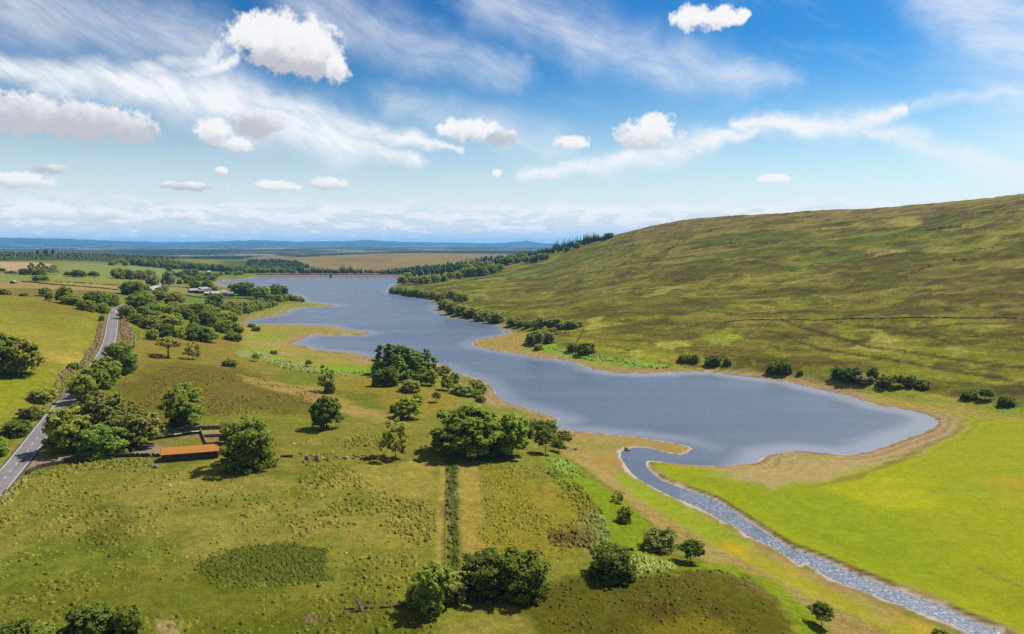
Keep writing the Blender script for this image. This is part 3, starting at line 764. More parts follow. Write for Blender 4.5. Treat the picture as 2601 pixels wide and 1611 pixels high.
# shore: gravel and drying mud above the water line, thin wash of pale sand at its edge
sw = SH + (F3 - .5) * 6 + (F4 - .5) * 2
STRL = np.array([ray_plane(a, b, 0) for a, b in [(1600,1178),(1650,1212),(1720,1250),(1800,1285),(1900,1345),(2010,1402),(2150,1470),(2300,1522),(2480,1598),(2650,1690)]])
dst = np.full(GX.shape, 1e3); dst[near] = seg_dist(GX[near], GY[near], STRL, False)[0]
lakey = sst(dst, 24, 44)                        # grass grows down to the stream, only the lake has a bare margin
shoreW = (6 + 9 * sst(F2, .4, .6)) * (.22 + .78 * lakey)
mixc((SH < 900) * sst(sw, shoreW, shoreW * .35) * .85, (178, 146, 104))
mixc((SH < 900) * sst(sw, 4.0, 1.2) * .8 * (.35 + .65 * lakey), (150, 122, 92))
mixc((SH < 900) * sst(SH + (F4 - .5) * 2.6 + (F2 - .5) * 3.0, 1.1, .2) * .9, (216, 202, 182))
mixc(bump * sst(SH, 3.0, 1.0) * 1.4 * sst(F3, .25, .5), (88, 74, 36))
strand = np.sin(SH * 1.35 + F3 * 7 + F2 * 5)
mixc((SH < 40) * (SH > 0) * lakey * sst(SH, 26, 6) * sst(strand, .55, .95) * .38, (122, 98, 66)); mixc((SH < 40) * (SH > 0) * lakey * sst(SH, 22, 5) * sst(-strand, .6, .95) * .3, (206, 186, 150))
mixc((SH < -0.6) * 1.0, (60, 64, 56))
lanes = [([(2560,780),(2300,786),(2050,790),(1850,800)], (84, 76, 26), 1.4),
         ([(2130,820),(2250,835),(2360,855),(2420,872)], (78, 70, 24), 1.4), ([(1990,815),(2100,850),(2200,880),(2350,900),(2600,935)], (78, 68, 24), 1.5),
         ([(1950,840),(2100,890),(2300,920),(2560,965)], (82, 72, 22), 1.5), ([(1250,740),(1350,722),(1480,700),(1560,690)], (150, 138, 70), 2.0), ([(2300,840),(2450,822),(2600,815)], (80, 72, 26), 1.2)]
for pts, c, wd in lanes:
    P = poly_px(pts)
    d, _ = seg_dist(GX[hb], GY[hb], P, False)
    m = np.zeros(GX.shape); m[hb] = sst(d + (F4[hb] - .5) * 3, wd * 2, wd * .6) * .8
    mixc(m, c)

# ---------------------------------------------------------------- ground sheet
gm = bpy.data.materials.new('ground_cover'); gm.use_nodes = True
t = NT(gm.node_tree.nodes, gm.node_tree.links)
bs = gm.node_tree.nodes['Principled BSDF']
bs.inputs['Roughness'].default_value = 0.95; bs.inputs['Specular IOR Level'].default_value = 0.03
ta = t.n.new('ShaderNodeAttribute'); ta.attribute_name = 'tint'
ro = t.n.new('ShaderNodeAttribute'); ro.attribute_name = 'coarse'
geo = t.n.new('ShaderNodeNewGeometry'); P_ = geo.outputs['Position']
a1 = t.noise(P_, 1.7, 5, 0.7); a2 = t.noise(P_, 0.42, 6, 0.65); a3 = t.noise(P_, 0.11, 5, 0.6)
k1 = t.lin(a1, 0.3, 0.7, -1.0, 1.0); k2 = t.lin(a2, 0.3, 0.7, -1.0, 1.0); k3 = t.lin(a3, 0.3, 0.7, -1.0, 1.0)
co = ro.outputs['Fac']
sm = t.m('ADD', t.m('MULTIPLY', k1, 0.30), t.m('ADD', t.m('MULTIPLY', k2, 0.26), t.m('MULTIPLY', k3, 0.14)))
f = t.m('MULTIPLY_ADD', sm, co, 1.0)
sc_ = t.n.new('ShaderNodeVectorMath'); sc_.operation = 'SCALE'
t.put(sc_.inputs[0], ta.outputs['Color']); t.put(sc_.inputs['Scale'], f)
warm = t.mix(t.m('MULTIPLY', t.ss(a2, 0.45, 0.75), t.m('MULTIPLY', co, 0.5)), sc_.outputs[0], t.mix(1.0, sc_.outputs[0], (1.13, 1.05, 0.9), 'MULTIPLY'))
hl_ = t.n.new('ShaderNodeAttribute'); hl_.attribute_name = 'moor'; mo = hl_.outputs['Fac']
ps = t.n.new('ShaderNodeSeparateXYZ'); t.l.new(P_, ps.inputs[0])
hp = t.xyz(t.m('ADD', t.m('MULTIPLY', ps.outputs[0], 0.40), t.m('MULTIPLY', ps.outputs[1], -0.335)), t.m('ADD', t.m('MULTIPLY', ps.outputs[0], 0.643), t.m('MULTIPLY', ps.outputs[1], 0.766)), 0.0)
h1 = t.noise(hp, 0.045, 8, 0.66); h2 = t.noise(t.vm('ADD', hp, (91.0, 17.0, 5.0)), 0.11, 7, 0.66); h3 = t.noise(t.vm('ADD', hp, (7.0, 53.0, 2.0)), 0.028, 8, 0.62)
dk = t.m('MULTIPLY', mo, t.ss(h1, 0.53, 0.57, 0.0, 0.34))
lt = t.m('MULTIPLY', mo, t.ss(h2, 0.545, 0.575, 0.0, 0.55))
gu_ = t.m('MULTIPLY', mo, t.ss(t.m('ABSOLUTE', t.m('SUBTRACT', h3, 0.5)), 0.012, 0.003, 0.0, 0.5))
warm = t.mix(dk, warm, t.mix(1.0, warm, (0.55, 0.55, 0.5), 'MULTIPLY'))
warm = t.mix(lt, warm, t.mix(1.0, warm, (1.55, 1.6, 1.25), 'MULTIPLY'))
warm = t.mix(gu_, warm, t.mix(1.0, warm, (0.5, 0.45, 0.5), 'MULTIPLY'))
g1 = t.ss(t.noise(P_, 0.30, 8, 0.68), 0.52, 0.57, 0.0, 0.30); g2 = t.ss(t.noise(t.vm('ADD', P_, (31.0, 7.0, 0.0)), 0.55, 7, 0.68), 0.55, 0.60, 0.0, 0.34)
warm = t.mix(t.m('MULTIPLY', g1, co), warm, t.mix(1.0, warm, (0.66, 0.72, 0.6), 'MULTIPLY'))
warm = t.mix(t.m('MULTIPLY', g2, co), warm, t.mix(1.0, warm, (1.35, 1.3, 1.3), 'MULTIPLY'))
t.l.new(warm, bs.inputs['Base Color'])
bp = t.n.new('ShaderNodeBump'); bp.inputs['Distance'].default_value = 0.55
t.put(bp.inputs['Strength'], t.m('MULTIPLY', co, 0.75))
t.l.new(t.m('ADD', a1, t.m('MULTIPLY', a2, 1.6)), bp.inputs['Height']); t.l.new(bp.outputs[0], bs.inputs['Normal'])

idx = np.arange(NA * ND).reshape(ND, NA)
quads = np.stack([idx[:-1, :-1], idx[:-1, 1:], idx[1:, 1:], idx[1:, :-1]], -1).reshape(-1, 4)
gme = mesh_np('ground', np.stack([GX, GY, H], -1).reshape(-1, 3), quads, gm, True, COL.reshape(-1, 3))
coarse = np.clip(np.where(SH < 14, 0.5, 0.9), 0, 1)
FLATW = poly_px(FLATP)
m_ = np.zeros(GX.shape, bool); m_[near] = seg_dist(GX[near], GY[near], FLATW)[1]
coarse = np.where(m_, 0.46, coarse); coarse = np.where(hm > .5, 1.0, coarse)
ca_ = gme.attributes.new('coarse', 'FLOAT', 'POINT'); ca_.data.foreach_set('value', coarse.astype(np.float32).ravel())
cm_ = gme.attributes.new('moor', 'FLOAT', 'POINT'); cm_.data.foreach_set('value', np.clip(hm, 0, 1).astype(np.float32).ravel())
ground_o = put(link('ground', gme), kind='structure')

# ---------------------------------------------------------------- water
wmat = bpy.data.materials.new('lake_water'); wmat.use_nodes = True
t = NT(wmat.node_tree.nodes, wmat.node_tree.links)
bs = wmat.node_tree.nodes['Principled BSDF']
geo = t.n.new('ShaderNodeNewGeometry'); P_ = geo.outputs['Position']
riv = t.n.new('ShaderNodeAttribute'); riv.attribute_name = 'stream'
bs.inputs['IOR'].default_value = 1.333
wn1 = t.noise(P_, 0.75, 4, 0.6); wn2 = t.noise(t.vm('MULTIPLY', P_, (1.0, 2.4, 1.0)), 0.16, 4, 0.6); wn3 = t.noise(P_, 0.012, 3, 0.5)
sha = t.n.new('ShaderNodeAttribute'); sha.attribute_name = 'shallow_glitter'
lane = t.noise(t.vm('MULTIPLY', P_, (0.006, 0.03, 1.0)), 1.0, 4, 0.6)
deep = t.mix(t.ss(lane, 0.35, 0.65), (0.046, 0.062, 0.090), (0.062, 0.076, 0.104))
bcol = t.mix(t.m('MULTIPLY', sha.outputs['Fac'], 0.75), deep, (0.17, 0.176, 0.198))  # paler over the shallows, and painted glitter towards the right
fsep = t.n.new('ShaderNodeSeparateXYZ'); t.l.new(P_, fsep.inputs[0])
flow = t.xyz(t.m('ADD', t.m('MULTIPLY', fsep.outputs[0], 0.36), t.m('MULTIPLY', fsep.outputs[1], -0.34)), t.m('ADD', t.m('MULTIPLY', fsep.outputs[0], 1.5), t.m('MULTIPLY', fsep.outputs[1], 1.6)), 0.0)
riff_sparkle = t.m('MULTIPLY', riv.outputs['Fac'], t.ss(t.noise(flow, 1.8, 6, 0.72), 0.50, 0.66))
riff_sparkle = t.m('MULTIPLY', riff_sparkle, t.ss(t.noise(P_, 0.09, 2, 0.5), 0.30, 0.48))
bcol = t.mix(t.m('MULTIPLY', riff_sparkle, 0.75), bcol, (0.66, 0.65, 0.66))  # white flecks: broken water, with sun sparkle painted into the base colour
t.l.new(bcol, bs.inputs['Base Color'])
bs.inputs['Roughness'].default_value = 0.34
bp = t.n.new('ShaderNodeBump'); bp.inputs['Distance'].default_value = 0.35
t.put(bp.inputs['Strength'], t.lin(lane, 0.35, 0.65, 0.16, 0.46))
hgt = t.m('ADD', wn1, t.m('MULTIPLY', wn2, 1.2))
hgt = t.m('ADD', hgt, t.m('MULTIPLY', t.noise(flow, 1.0, 5, 0.7), t.m('MULTIPLY', riv.outputs['Fac'], 1.6)))
t.l.new(hgt, bp.inputs['Height']); t.l.new(bp.outputs[0], bs.inputs['Normal'])
wet = SH < 10
cell = wet[:-1, :-1] & wet[1:, :-1] & wet[:-1, 1:] & wet[1:, 1:]
wq = np.stack([idx[:-1, :-1], idx[:-1, 1:], idx[1:, 1:], idx[1:, :-1]], -1)[cell]
used, inv = np.unique(wq, return_inverse=True)
wv = np.stack([GX.ravel()[used], GY.ravel()[used], np.zeros(len(used))], -1)
wme = mesh_np('reservoir_water', wv, inv.reshape(-1, 4), wmat, True)
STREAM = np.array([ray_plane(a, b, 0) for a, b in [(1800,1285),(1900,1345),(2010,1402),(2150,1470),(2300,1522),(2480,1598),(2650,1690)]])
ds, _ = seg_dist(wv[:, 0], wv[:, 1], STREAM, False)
sa_ = wme.attributes.new('stream', 'FLOAT', 'POINT'); sa_.data.foreach_set('value', (sst(ds, 22, 8) * (.30 + .70 * sst(wv[:, 1], 250, 165))).astype(np.float32))  # ripple and painted sparkle strengthen downstream
STREAM2 = np.array([ray_plane(a, b, 0) for a, b in [(1700,1160),(1620,1150),(1590,1152),(1600,1178),(1650,1212),(1720,1250),(1800,1285),(1900,1345)]])
ds2 = np.minimum(seg_dist(wv[:, 0], wv[:, 1], STREAM2, False)[0], ds)
sb_ = wme.attributes.new('shallow_glitter', 'FLOAT', 'POINT')
right_glitter = .45 + .55 * sst(wv[:, 0], -40, 120)          # paler right end: sun glitter and sky reflection put into the colour
sb_.data.foreach_set('value', np.clip(sst(SH.ravel()[used], -16, -1) * right_glitter * sst(ds2, 14, 30) + .30 * sst(wv[:, 0], 20, 190) * sst(wv[:, 1], 620, 380), 0, 1).astype(np.float32))
put(link('reservoir_water', wme), kind='structure')

# ---------------------------------------------------------------- air
hz_top = 190.0
hm_ = bpy.data.materials.new('haze_air'); hm_.use_nodes = True
hn, hl = hm_.node_tree.nodes, hm_.node_tree.links
hn.clear()
pv = hn.new('ShaderNodeVolumePrincipled'); oo = hn.new('ShaderNodeOutputMaterial')
pv.inputs['Color'].default_value = (0.20, 0.52, 0.92, 1)
pv.inputs['Density'].default_value = 0.000042
pv.inputs['Anisotropy'].default_value = 0.1
hl.new(pv.outputs[0], oo.inputs['Volume'])
ho = MB().box(-42000, 42000, -600, 42000, -130, max(hz_top, float(H.max()) + 40)).obj('haze', hm_)
put(ho, kind='stuff')
# ---------------------------------------------------------------- foliage
def leaf_material():
    m = bpy.data.materials.new('foliage'); m.use_nodes = True
    t = NT(m.node_tree.nodes, m.node_tree.links)
    t.n.remove(t.n['Principled BSDF'])
    oi = t.n.new('ShaderNodeObjectInfo'); tc = t.n.new('ShaderNodeTexCoord')
    n1 = t.noise(tc.outputs['Object'], 7.0, 3, 0.6)
    geo = t.n.new('ShaderNodeNewGeometry')
    f = t.m('MULTIPLY', t.lin(n1, 0.3, 0.7, 0.62, 1.4), t.lin(geo.outputs['Random Per Island'], 0.0, 1.0, 0.72, 1.28))
    hs = t.n.new('ShaderNodeHueSaturation')
    t.put(hs.inputs['Hue'], t.lin(oi.outputs['Random'], 0, 1, 0.485, 0.512)); t.put(hs.inputs['Value'], f)
    t.put(hs.inputs['Color'], oi.outputs['Color'])
    d = t.n.new('ShaderNodeBsdfDiffuse'); tr = t.n.new('ShaderNodeBsdfTranslucent'); mx = t.n.new('ShaderNodeMixShader')
    t.l.new(hs.outputs[0], d.inputs['Color'])
    t.l.new(t.mix(1.0, hs.outputs[0], (1.5, 1.55, 0.7), 'MULTIPLY'), tr.inputs['Color'])
    mx.inputs[0].default_value = 0.42
    # leaves are shaded by the clump they belong to more than by their own tilt
    oc = t.vm('SUBTRACT', tc.outputs['Object'], (0.0, 0.0, 0.30))
    vt = t.n.new('ShaderNodeVectorTransform'); vt.vector_type = 'NORMAL'; vt.convert_from = 'OBJECT'; vt.convert_to = 'WORLD'
    t.l.new(oc, vt.inputs[0])
    nn = t.n.new('ShaderNodeVectorMath'); nn.operation = 'NORMALIZE'; t.l.new(vt.outputs[0], nn.inputs[0])
    n2 = t.vm('ADD', t.vm('MULTIPLY', nn.outputs[0], (0.75, 0.75, 0.75)), t.vm('MULTIPLY', geo.outputs['True Normal'], (0.75, 0.75, 0.75)))
    n3 = t.n.new('ShaderNodeVectorMath'); n3.operation = 'NORMALIZE'; t.l.new(t.vm('ADD', n2, (0.0, 0.0, 0.28)), n3.inputs[0])
    t.l.new(n3.outputs[0], d.inputs['Normal'])
    t.l.new(d.outputs[0], mx.inputs[1]); t.l.new(tr.outputs[0], mx.inputs[2])
    o = t.n['Material Output'] if 'Material Output' in t.n else t.n.new('ShaderNodeOutputMaterial')
    t.l.new(mx.outputs[0], o.inputs['Surface'])
    return m
LEAF = leaf_material()
BARK = material('bark', (0.055, 0.042, 0.03), 0.95, .1, .35, 6.0)

def leaf_cards(P, N, size, rng):
    """small bent leaf sprays at points P facing roughly along N"""
    n = len(P)
    N = N + rng.normal(0, .55, (n, 3)); N /= np.linalg.norm(N, axis=1)[:, None]
    T = np.cross(N, rng.normal(0, 1, (n, 3))); T /= np.linalg.norm(T, axis=1)[:, None]
    B = np.cross(N, T)
    s = (size * rng.uniform(.6, 1.35, n))[:, None]
    a = P - T * s * .5 - B * s * .35; b = P + T * s * .45 - B * s * .45
    c = P + T * s * .55 + B * s * .4 - N * s * .22; d = P - T * s * .35 + B * s * .5 - N * s * .12
    V = np.stack([a, b, c, d], 1).reshape(-1, 3)
    F = np.arange(4 * n).reshape(-1, 4)
    return V, F

def crown(seed, lobes, n, size, sub=7, subr=.42, hollow=.82):
    """lobes: (x, y, z, rx, rz); leaves sit on sub-clumps around each lobe"""
    rng = np.random.default_rng(seed)
    lobes = np.array(lobes); wgt = lobes[:, 3] ** 2; wgt /= wgt.sum()
    Ps, Ns = [], []
    for L, w in zip(lobes, wgt):
        k = max(5, int(sub * (1 + 6 * w)))
        U = rng.normal(0, 1, (k, 3)); U[:, 2] = U[:, 2] * .9 + .25; U /= np.linalg.norm(U, axis=1)[:, None]
        cen = L[:3] + U * np.array([L[3], L[3], L[4]]) * rng.uniform(.55, .85, (k, 1))
        m = int(n * w / k) + 1
        for c in cen:
            r = L[3] * subr * rng.uniform(.7, 1.25)
            d = rng.normal(0, 1, (m, 3)); d /= np.linalg.norm(d, axis=1)[:, None]
            q = c + d * r * (hollow + (1 - hollow) * rng.uniform(-1, 1, (m, 1))) * np.array([1, 1, L[4] / L[3]])
            Ps.append(q); o = (q - np.array([0, 0, .35])); o /= np.linalg.norm(o, axis=1)[:, None] + 1e-6
            Ns.append(d * .75 + o * .5 + np.array([0, 0, .25]))
    P, N = np.vstack(Ps), np.vstack(Ns)
    keep = P[:, 2] > 0.015
    return leaf_cards(P[keep], N[keep], size, rng)

def limb(mb, a, b, ra, rb, n=6):
    a, b = np.array(a, float), np.array(b, float)
    d = b - a; L = np.linalg.norm(d); d /= L
    u = np.cross(d, (0.3, 0.9, 0.1)); u /= np.linalg.norm(u); v = np.cross(d, u)
    vs = [tuple(a + ra * (math.cos(2 * math.pi * i / n) * u + math.sin(2 * math.pi * i / n) * v)) for i in range(n)] + \
         [tuple(b + rb * (math.cos(2 * math.pi * i / n) * u + math.sin(2 * math.pi * i / n) * v)) for i in range(n)]
    mb.add(vs, [(i, (i + 1) % n, (i + 1) % n + n, i + n) for i in range(n)])

def trunk_mesh(name, lobes, z0, r0, seed, lean=0.0):
    rng = np.random.default_rng(seed); mb = MB()
    fork = (lean * .3, 0, z0)
    limb(mb, (0, 0, -.06), (lean * .15, 0, z0 * .5), r0 * 1.25, r0 * .9)
    limb(mb, (lean * .15, 0, z0 * .5), fork, r0 * .9, r0 * .75)
    for L in lobes[:7]:
        mid = (fork[0] * .5 + L[0] * .5 + rng.normal(0, .01), L[1] * .45, z0 * .45 + L[2] * .55)
        limb(mb, fork, mid, r0 * .55, r0 * .33, 5)
        limb(mb, mid, (L[0], L[1], L[2] + L[4] * .2), r0 * .33, r0 * .1, 5)
    return mb.mesh(name, BARK)

def rlobes(seed, n, rx, z0, z1, r, rz, dome=1.0, hole=0.0):
    """a scatter of lobes filling a crown about one unit wide and high"""
    rng = np.random.default_rng(seed); out = []
    for i in range(n):
        f = (i + .5) / n
        z = z0 + (z1 - z0) * f
        lim = rx * math.sqrt(max(.04, 1 - (abs(f - .38) / .66) ** 2 * dome))
        th = i * 2.4 + rng.uniform(-.4, .4)
        q = lim * rng.uniform(.55, 1.0) if i < n - 1 else lim * .2
        if rng.uniform() < hole: continue
        out.append((q * math.cos(th), q * math.sin(th), z, r * rng.uniform(.8, 1.25), rz * rng.uniform(.8, 1.2)))
    return out

KINDS = {}
def kind(name, lobes, leaves, size, z0, r0, seed, **kw):
    lean = kw.pop('lean', 0.0)
    V, F = crown(seed, lobes, leaves, size, **kw)
    rr = np.percentile(np.hypot(V[:, 0], V[:, 1]), 96); zt = np.percentile(V[:, 2], 99.6)
    fx, fz = .5 / rr, 1.0 / zt
    V = V * np.array([fx, fx, fz])
    lobes = [(a * fx, b * fx, c * fz, d * fx, e * fz) for a, b, c, d, e in lobes]
    KINDS.setdefault(name, []).append((trunk_mesh('trunk_' + name, lobes, z0, r0, seed, lean), mesh_np('crown_' + name, V, F, LEAF)))

for s in (1, 2, 3):      # broad spreading crown on a short trunk
    kind('oak', rlobes(s, 20, .34, .20, .84, .16, .15, .85) + [(0, 0, .5, .26, .30)], 7000, .038, .15, .028, 10 + s)
for s in (4, 5, 6):      # leafy to the ground
    kind('dense', rlobes(s, 24, .36, .16, .84, .15, .15, .5) + [(.30 * math.cos(k * .7), .30 * math.sin(k * .7), .12, .15, .16) for k in range(9)] + [(0, 0, .42, .34, .38)], 9000, .034, .10, .03, 20 + s)
for s in (7, 8, 9, 27):  # low domed shrub
    kind('shrub', rlobes(s, 16, .36, .16, .72, .18, .23, .6) + [(.30 * math.cos(k * .9 + s), .30 * math.sin(k * .9 + s), .12, .17, .2) for k in range(7)] + [(0, 0, .34, .34, .36)], 5600, .046, .1, .02, 30 + s)
for s in (10, 11, 12):   # upright, pointed lobes
    kind('ash', rlobes(s, 20, .34, .16, .88, .14, .15, .9) + [(0, 0, .5, .22, .34)], 6000, .036, .14, .022, 40 + s)
for s in (13, 14):       # open and ragged
    kind('sparse', rlobes(s, 22, .40, .20, .92, .115, .10, .9, .10), 4200, .032, .22, .02, 50 + s, lean=.05)
kind('lollipop', rlobes(15, 11, .30, .48, .84, .20, .17), 3200, .046, .40, .022, 65)
kind('umbrella', rlobes(16, 13, .40, .55, .86, .16, .10) , 3200, .036, .45, .03, 66, lean=.06)
for s in (17, 18, 19):   # wind-drawn pines with ragged tops
    rng = np.random.default_rng(s); lb = []
    for i in range(17):
        f = i / 16; z = .26 + .68 * f
        th = i * 2.2; q = (.30 * (1 - f) + .07) * rng.uniform(.5, 1.2)
        lb.append((q * math.cos(th) - .10 * f, q * math.sin(th), z, .115 * (1.25 - .6 * f), .075))
    kind('pine', lb, 3800, .036, .3, .024, 70 + s, lean=-.1, sub=9)
def spruce(seed):
    rng = np.random.default_rng(seed); P, N, V, F = [], [], [], []
    for k in range(24):
        z = .05 + .93 * k / 23; rr = (1 - z) ** .85 * .30 + .008
        nb = 10 if z < .7 else 7
        for i in range(nb):
            th = 2 * math.pi * (i + rng.uniform(-.3, .3)) / nb + k
            r = rr * rng.uniform(.7, 1.15); w = .30 * r + .012; dz = -.30 * r - .012
            c, s_ = math.cos(th), math.sin(th)
            o = len(V)
            V += [(0, 0, z + .02), (c * r * .55 - s_ * w, s_ * r * .55 + c * w, z + dz * .5), (c * r, s_ * r, z + dz), (c * r * .55 + s_ * w, s_ * r * .55 - c * w, z + dz * .5)]
            F.append((o, o + 1, o + 2, o + 3))
    return np.array(V), np.array(F)
for s in (20, 21, 22):
    V, F = spruce(s)
    mb = MB(); limb(mb, (0, 0, -.05), (0, 0, .95), .018, .003)
    KINDS.setdefault('spruce', []).append((mb.mesh('trunk_spruce', BARK), mesh_np('crown_spruce', V, F, LEAF)))

LC = {'dark': (.034, .050, .011), 'mid': (.050, .072, .015), 'olive': (.070, .078, .018), 'light': (.062, .088, .018), 'grey': (.080, .098, .046),
      'brown': (.050, .056, .018), 'pale': (.10, .115, .05), 'blue': (.034, .054, .026), 'black': (.026, .036, .010), 'willow': (.062, .078, .026), 'vivid': (.056, .092, .014)}
LC = {k: (min(.22, 3.3 * v[0]), min(.22, 2.9 * v[1]), 2.2 * v[2]) for k, v in LC.items()}
TRN = random.Random(3)
TREES = []
def grow(x, y, z, w, h, kindname, colour, name, label, cat, group=None):
    var = KINDS[kindname]; tm, cm = var[TRN.randrange(len(var))]
    root = empty(name, (x, y, z), TRN.uniform(0, 6.28), (w, w, h))
    put(root, label, cat, group)
    if kindname in ('pine', 'umbrella', 'sparse'): root.rotation_euler[2] = TRN.uniform(-.5, .5)
    link('trunk', tm, root)
    c = link('foliage' if kindname == 'shrub' else 'crown', cm, root)
    k = TRN.uniform(.88, 1.12); b = LC[colour]
    c.color = (b[0] * k, b[1] * k, b[2] * k, 1)
    TREES.append((x, y, w))
    return root

WF = dict.fromkeys(KINDS, 1.0); WF['spruce'] = .62; WF['pine'] = .85
HF_ = dict.fromkeys(KINDS, 1.0)
def tree(px, py, wpx, hpx, kindname, colour, label, group=None, name=None, cat=None):
    """a tree whose foot is seen at px,py and which spans wpx by hpx there"""
    g = ground(px, py); sd = min(.6, (CAM_H - g[2]) / math.hypot(g[0], g[1], CAM_H - g[2]))
    low = kindname in ('shrub', 'dense')
    if low: g = ground(px, py - .30 * wpx * sd)
    dz = depth(g); m = dz / FPX
    hh = max(hpx * .5, hpx - wpx * sd * (.52 if low else .3)) / math.sqrt(1 - sd * sd)
    nm = name or {'shrub': 'shrub', 'spruce': 'spruce_tree', 'pine': 'pine_tree', 'oak': 'broadleaf_tree', 'ash': 'broadleaf_tree', 'dense': 'broadleaf_tree', 'sparse': 'broadleaf_tree', 'lollipop': 'broadleaf_tree', 'umbrella': 'broadleaf_tree'}[kindname]
    return grow(g[0], g[1], g[2], 1.05 * wpx * m / WF[kindname], hh * m / HF_[kindname], kindname, colour, nm, label, cat or ('shrub' if kindname == 'shrub' else 'tree'), group)

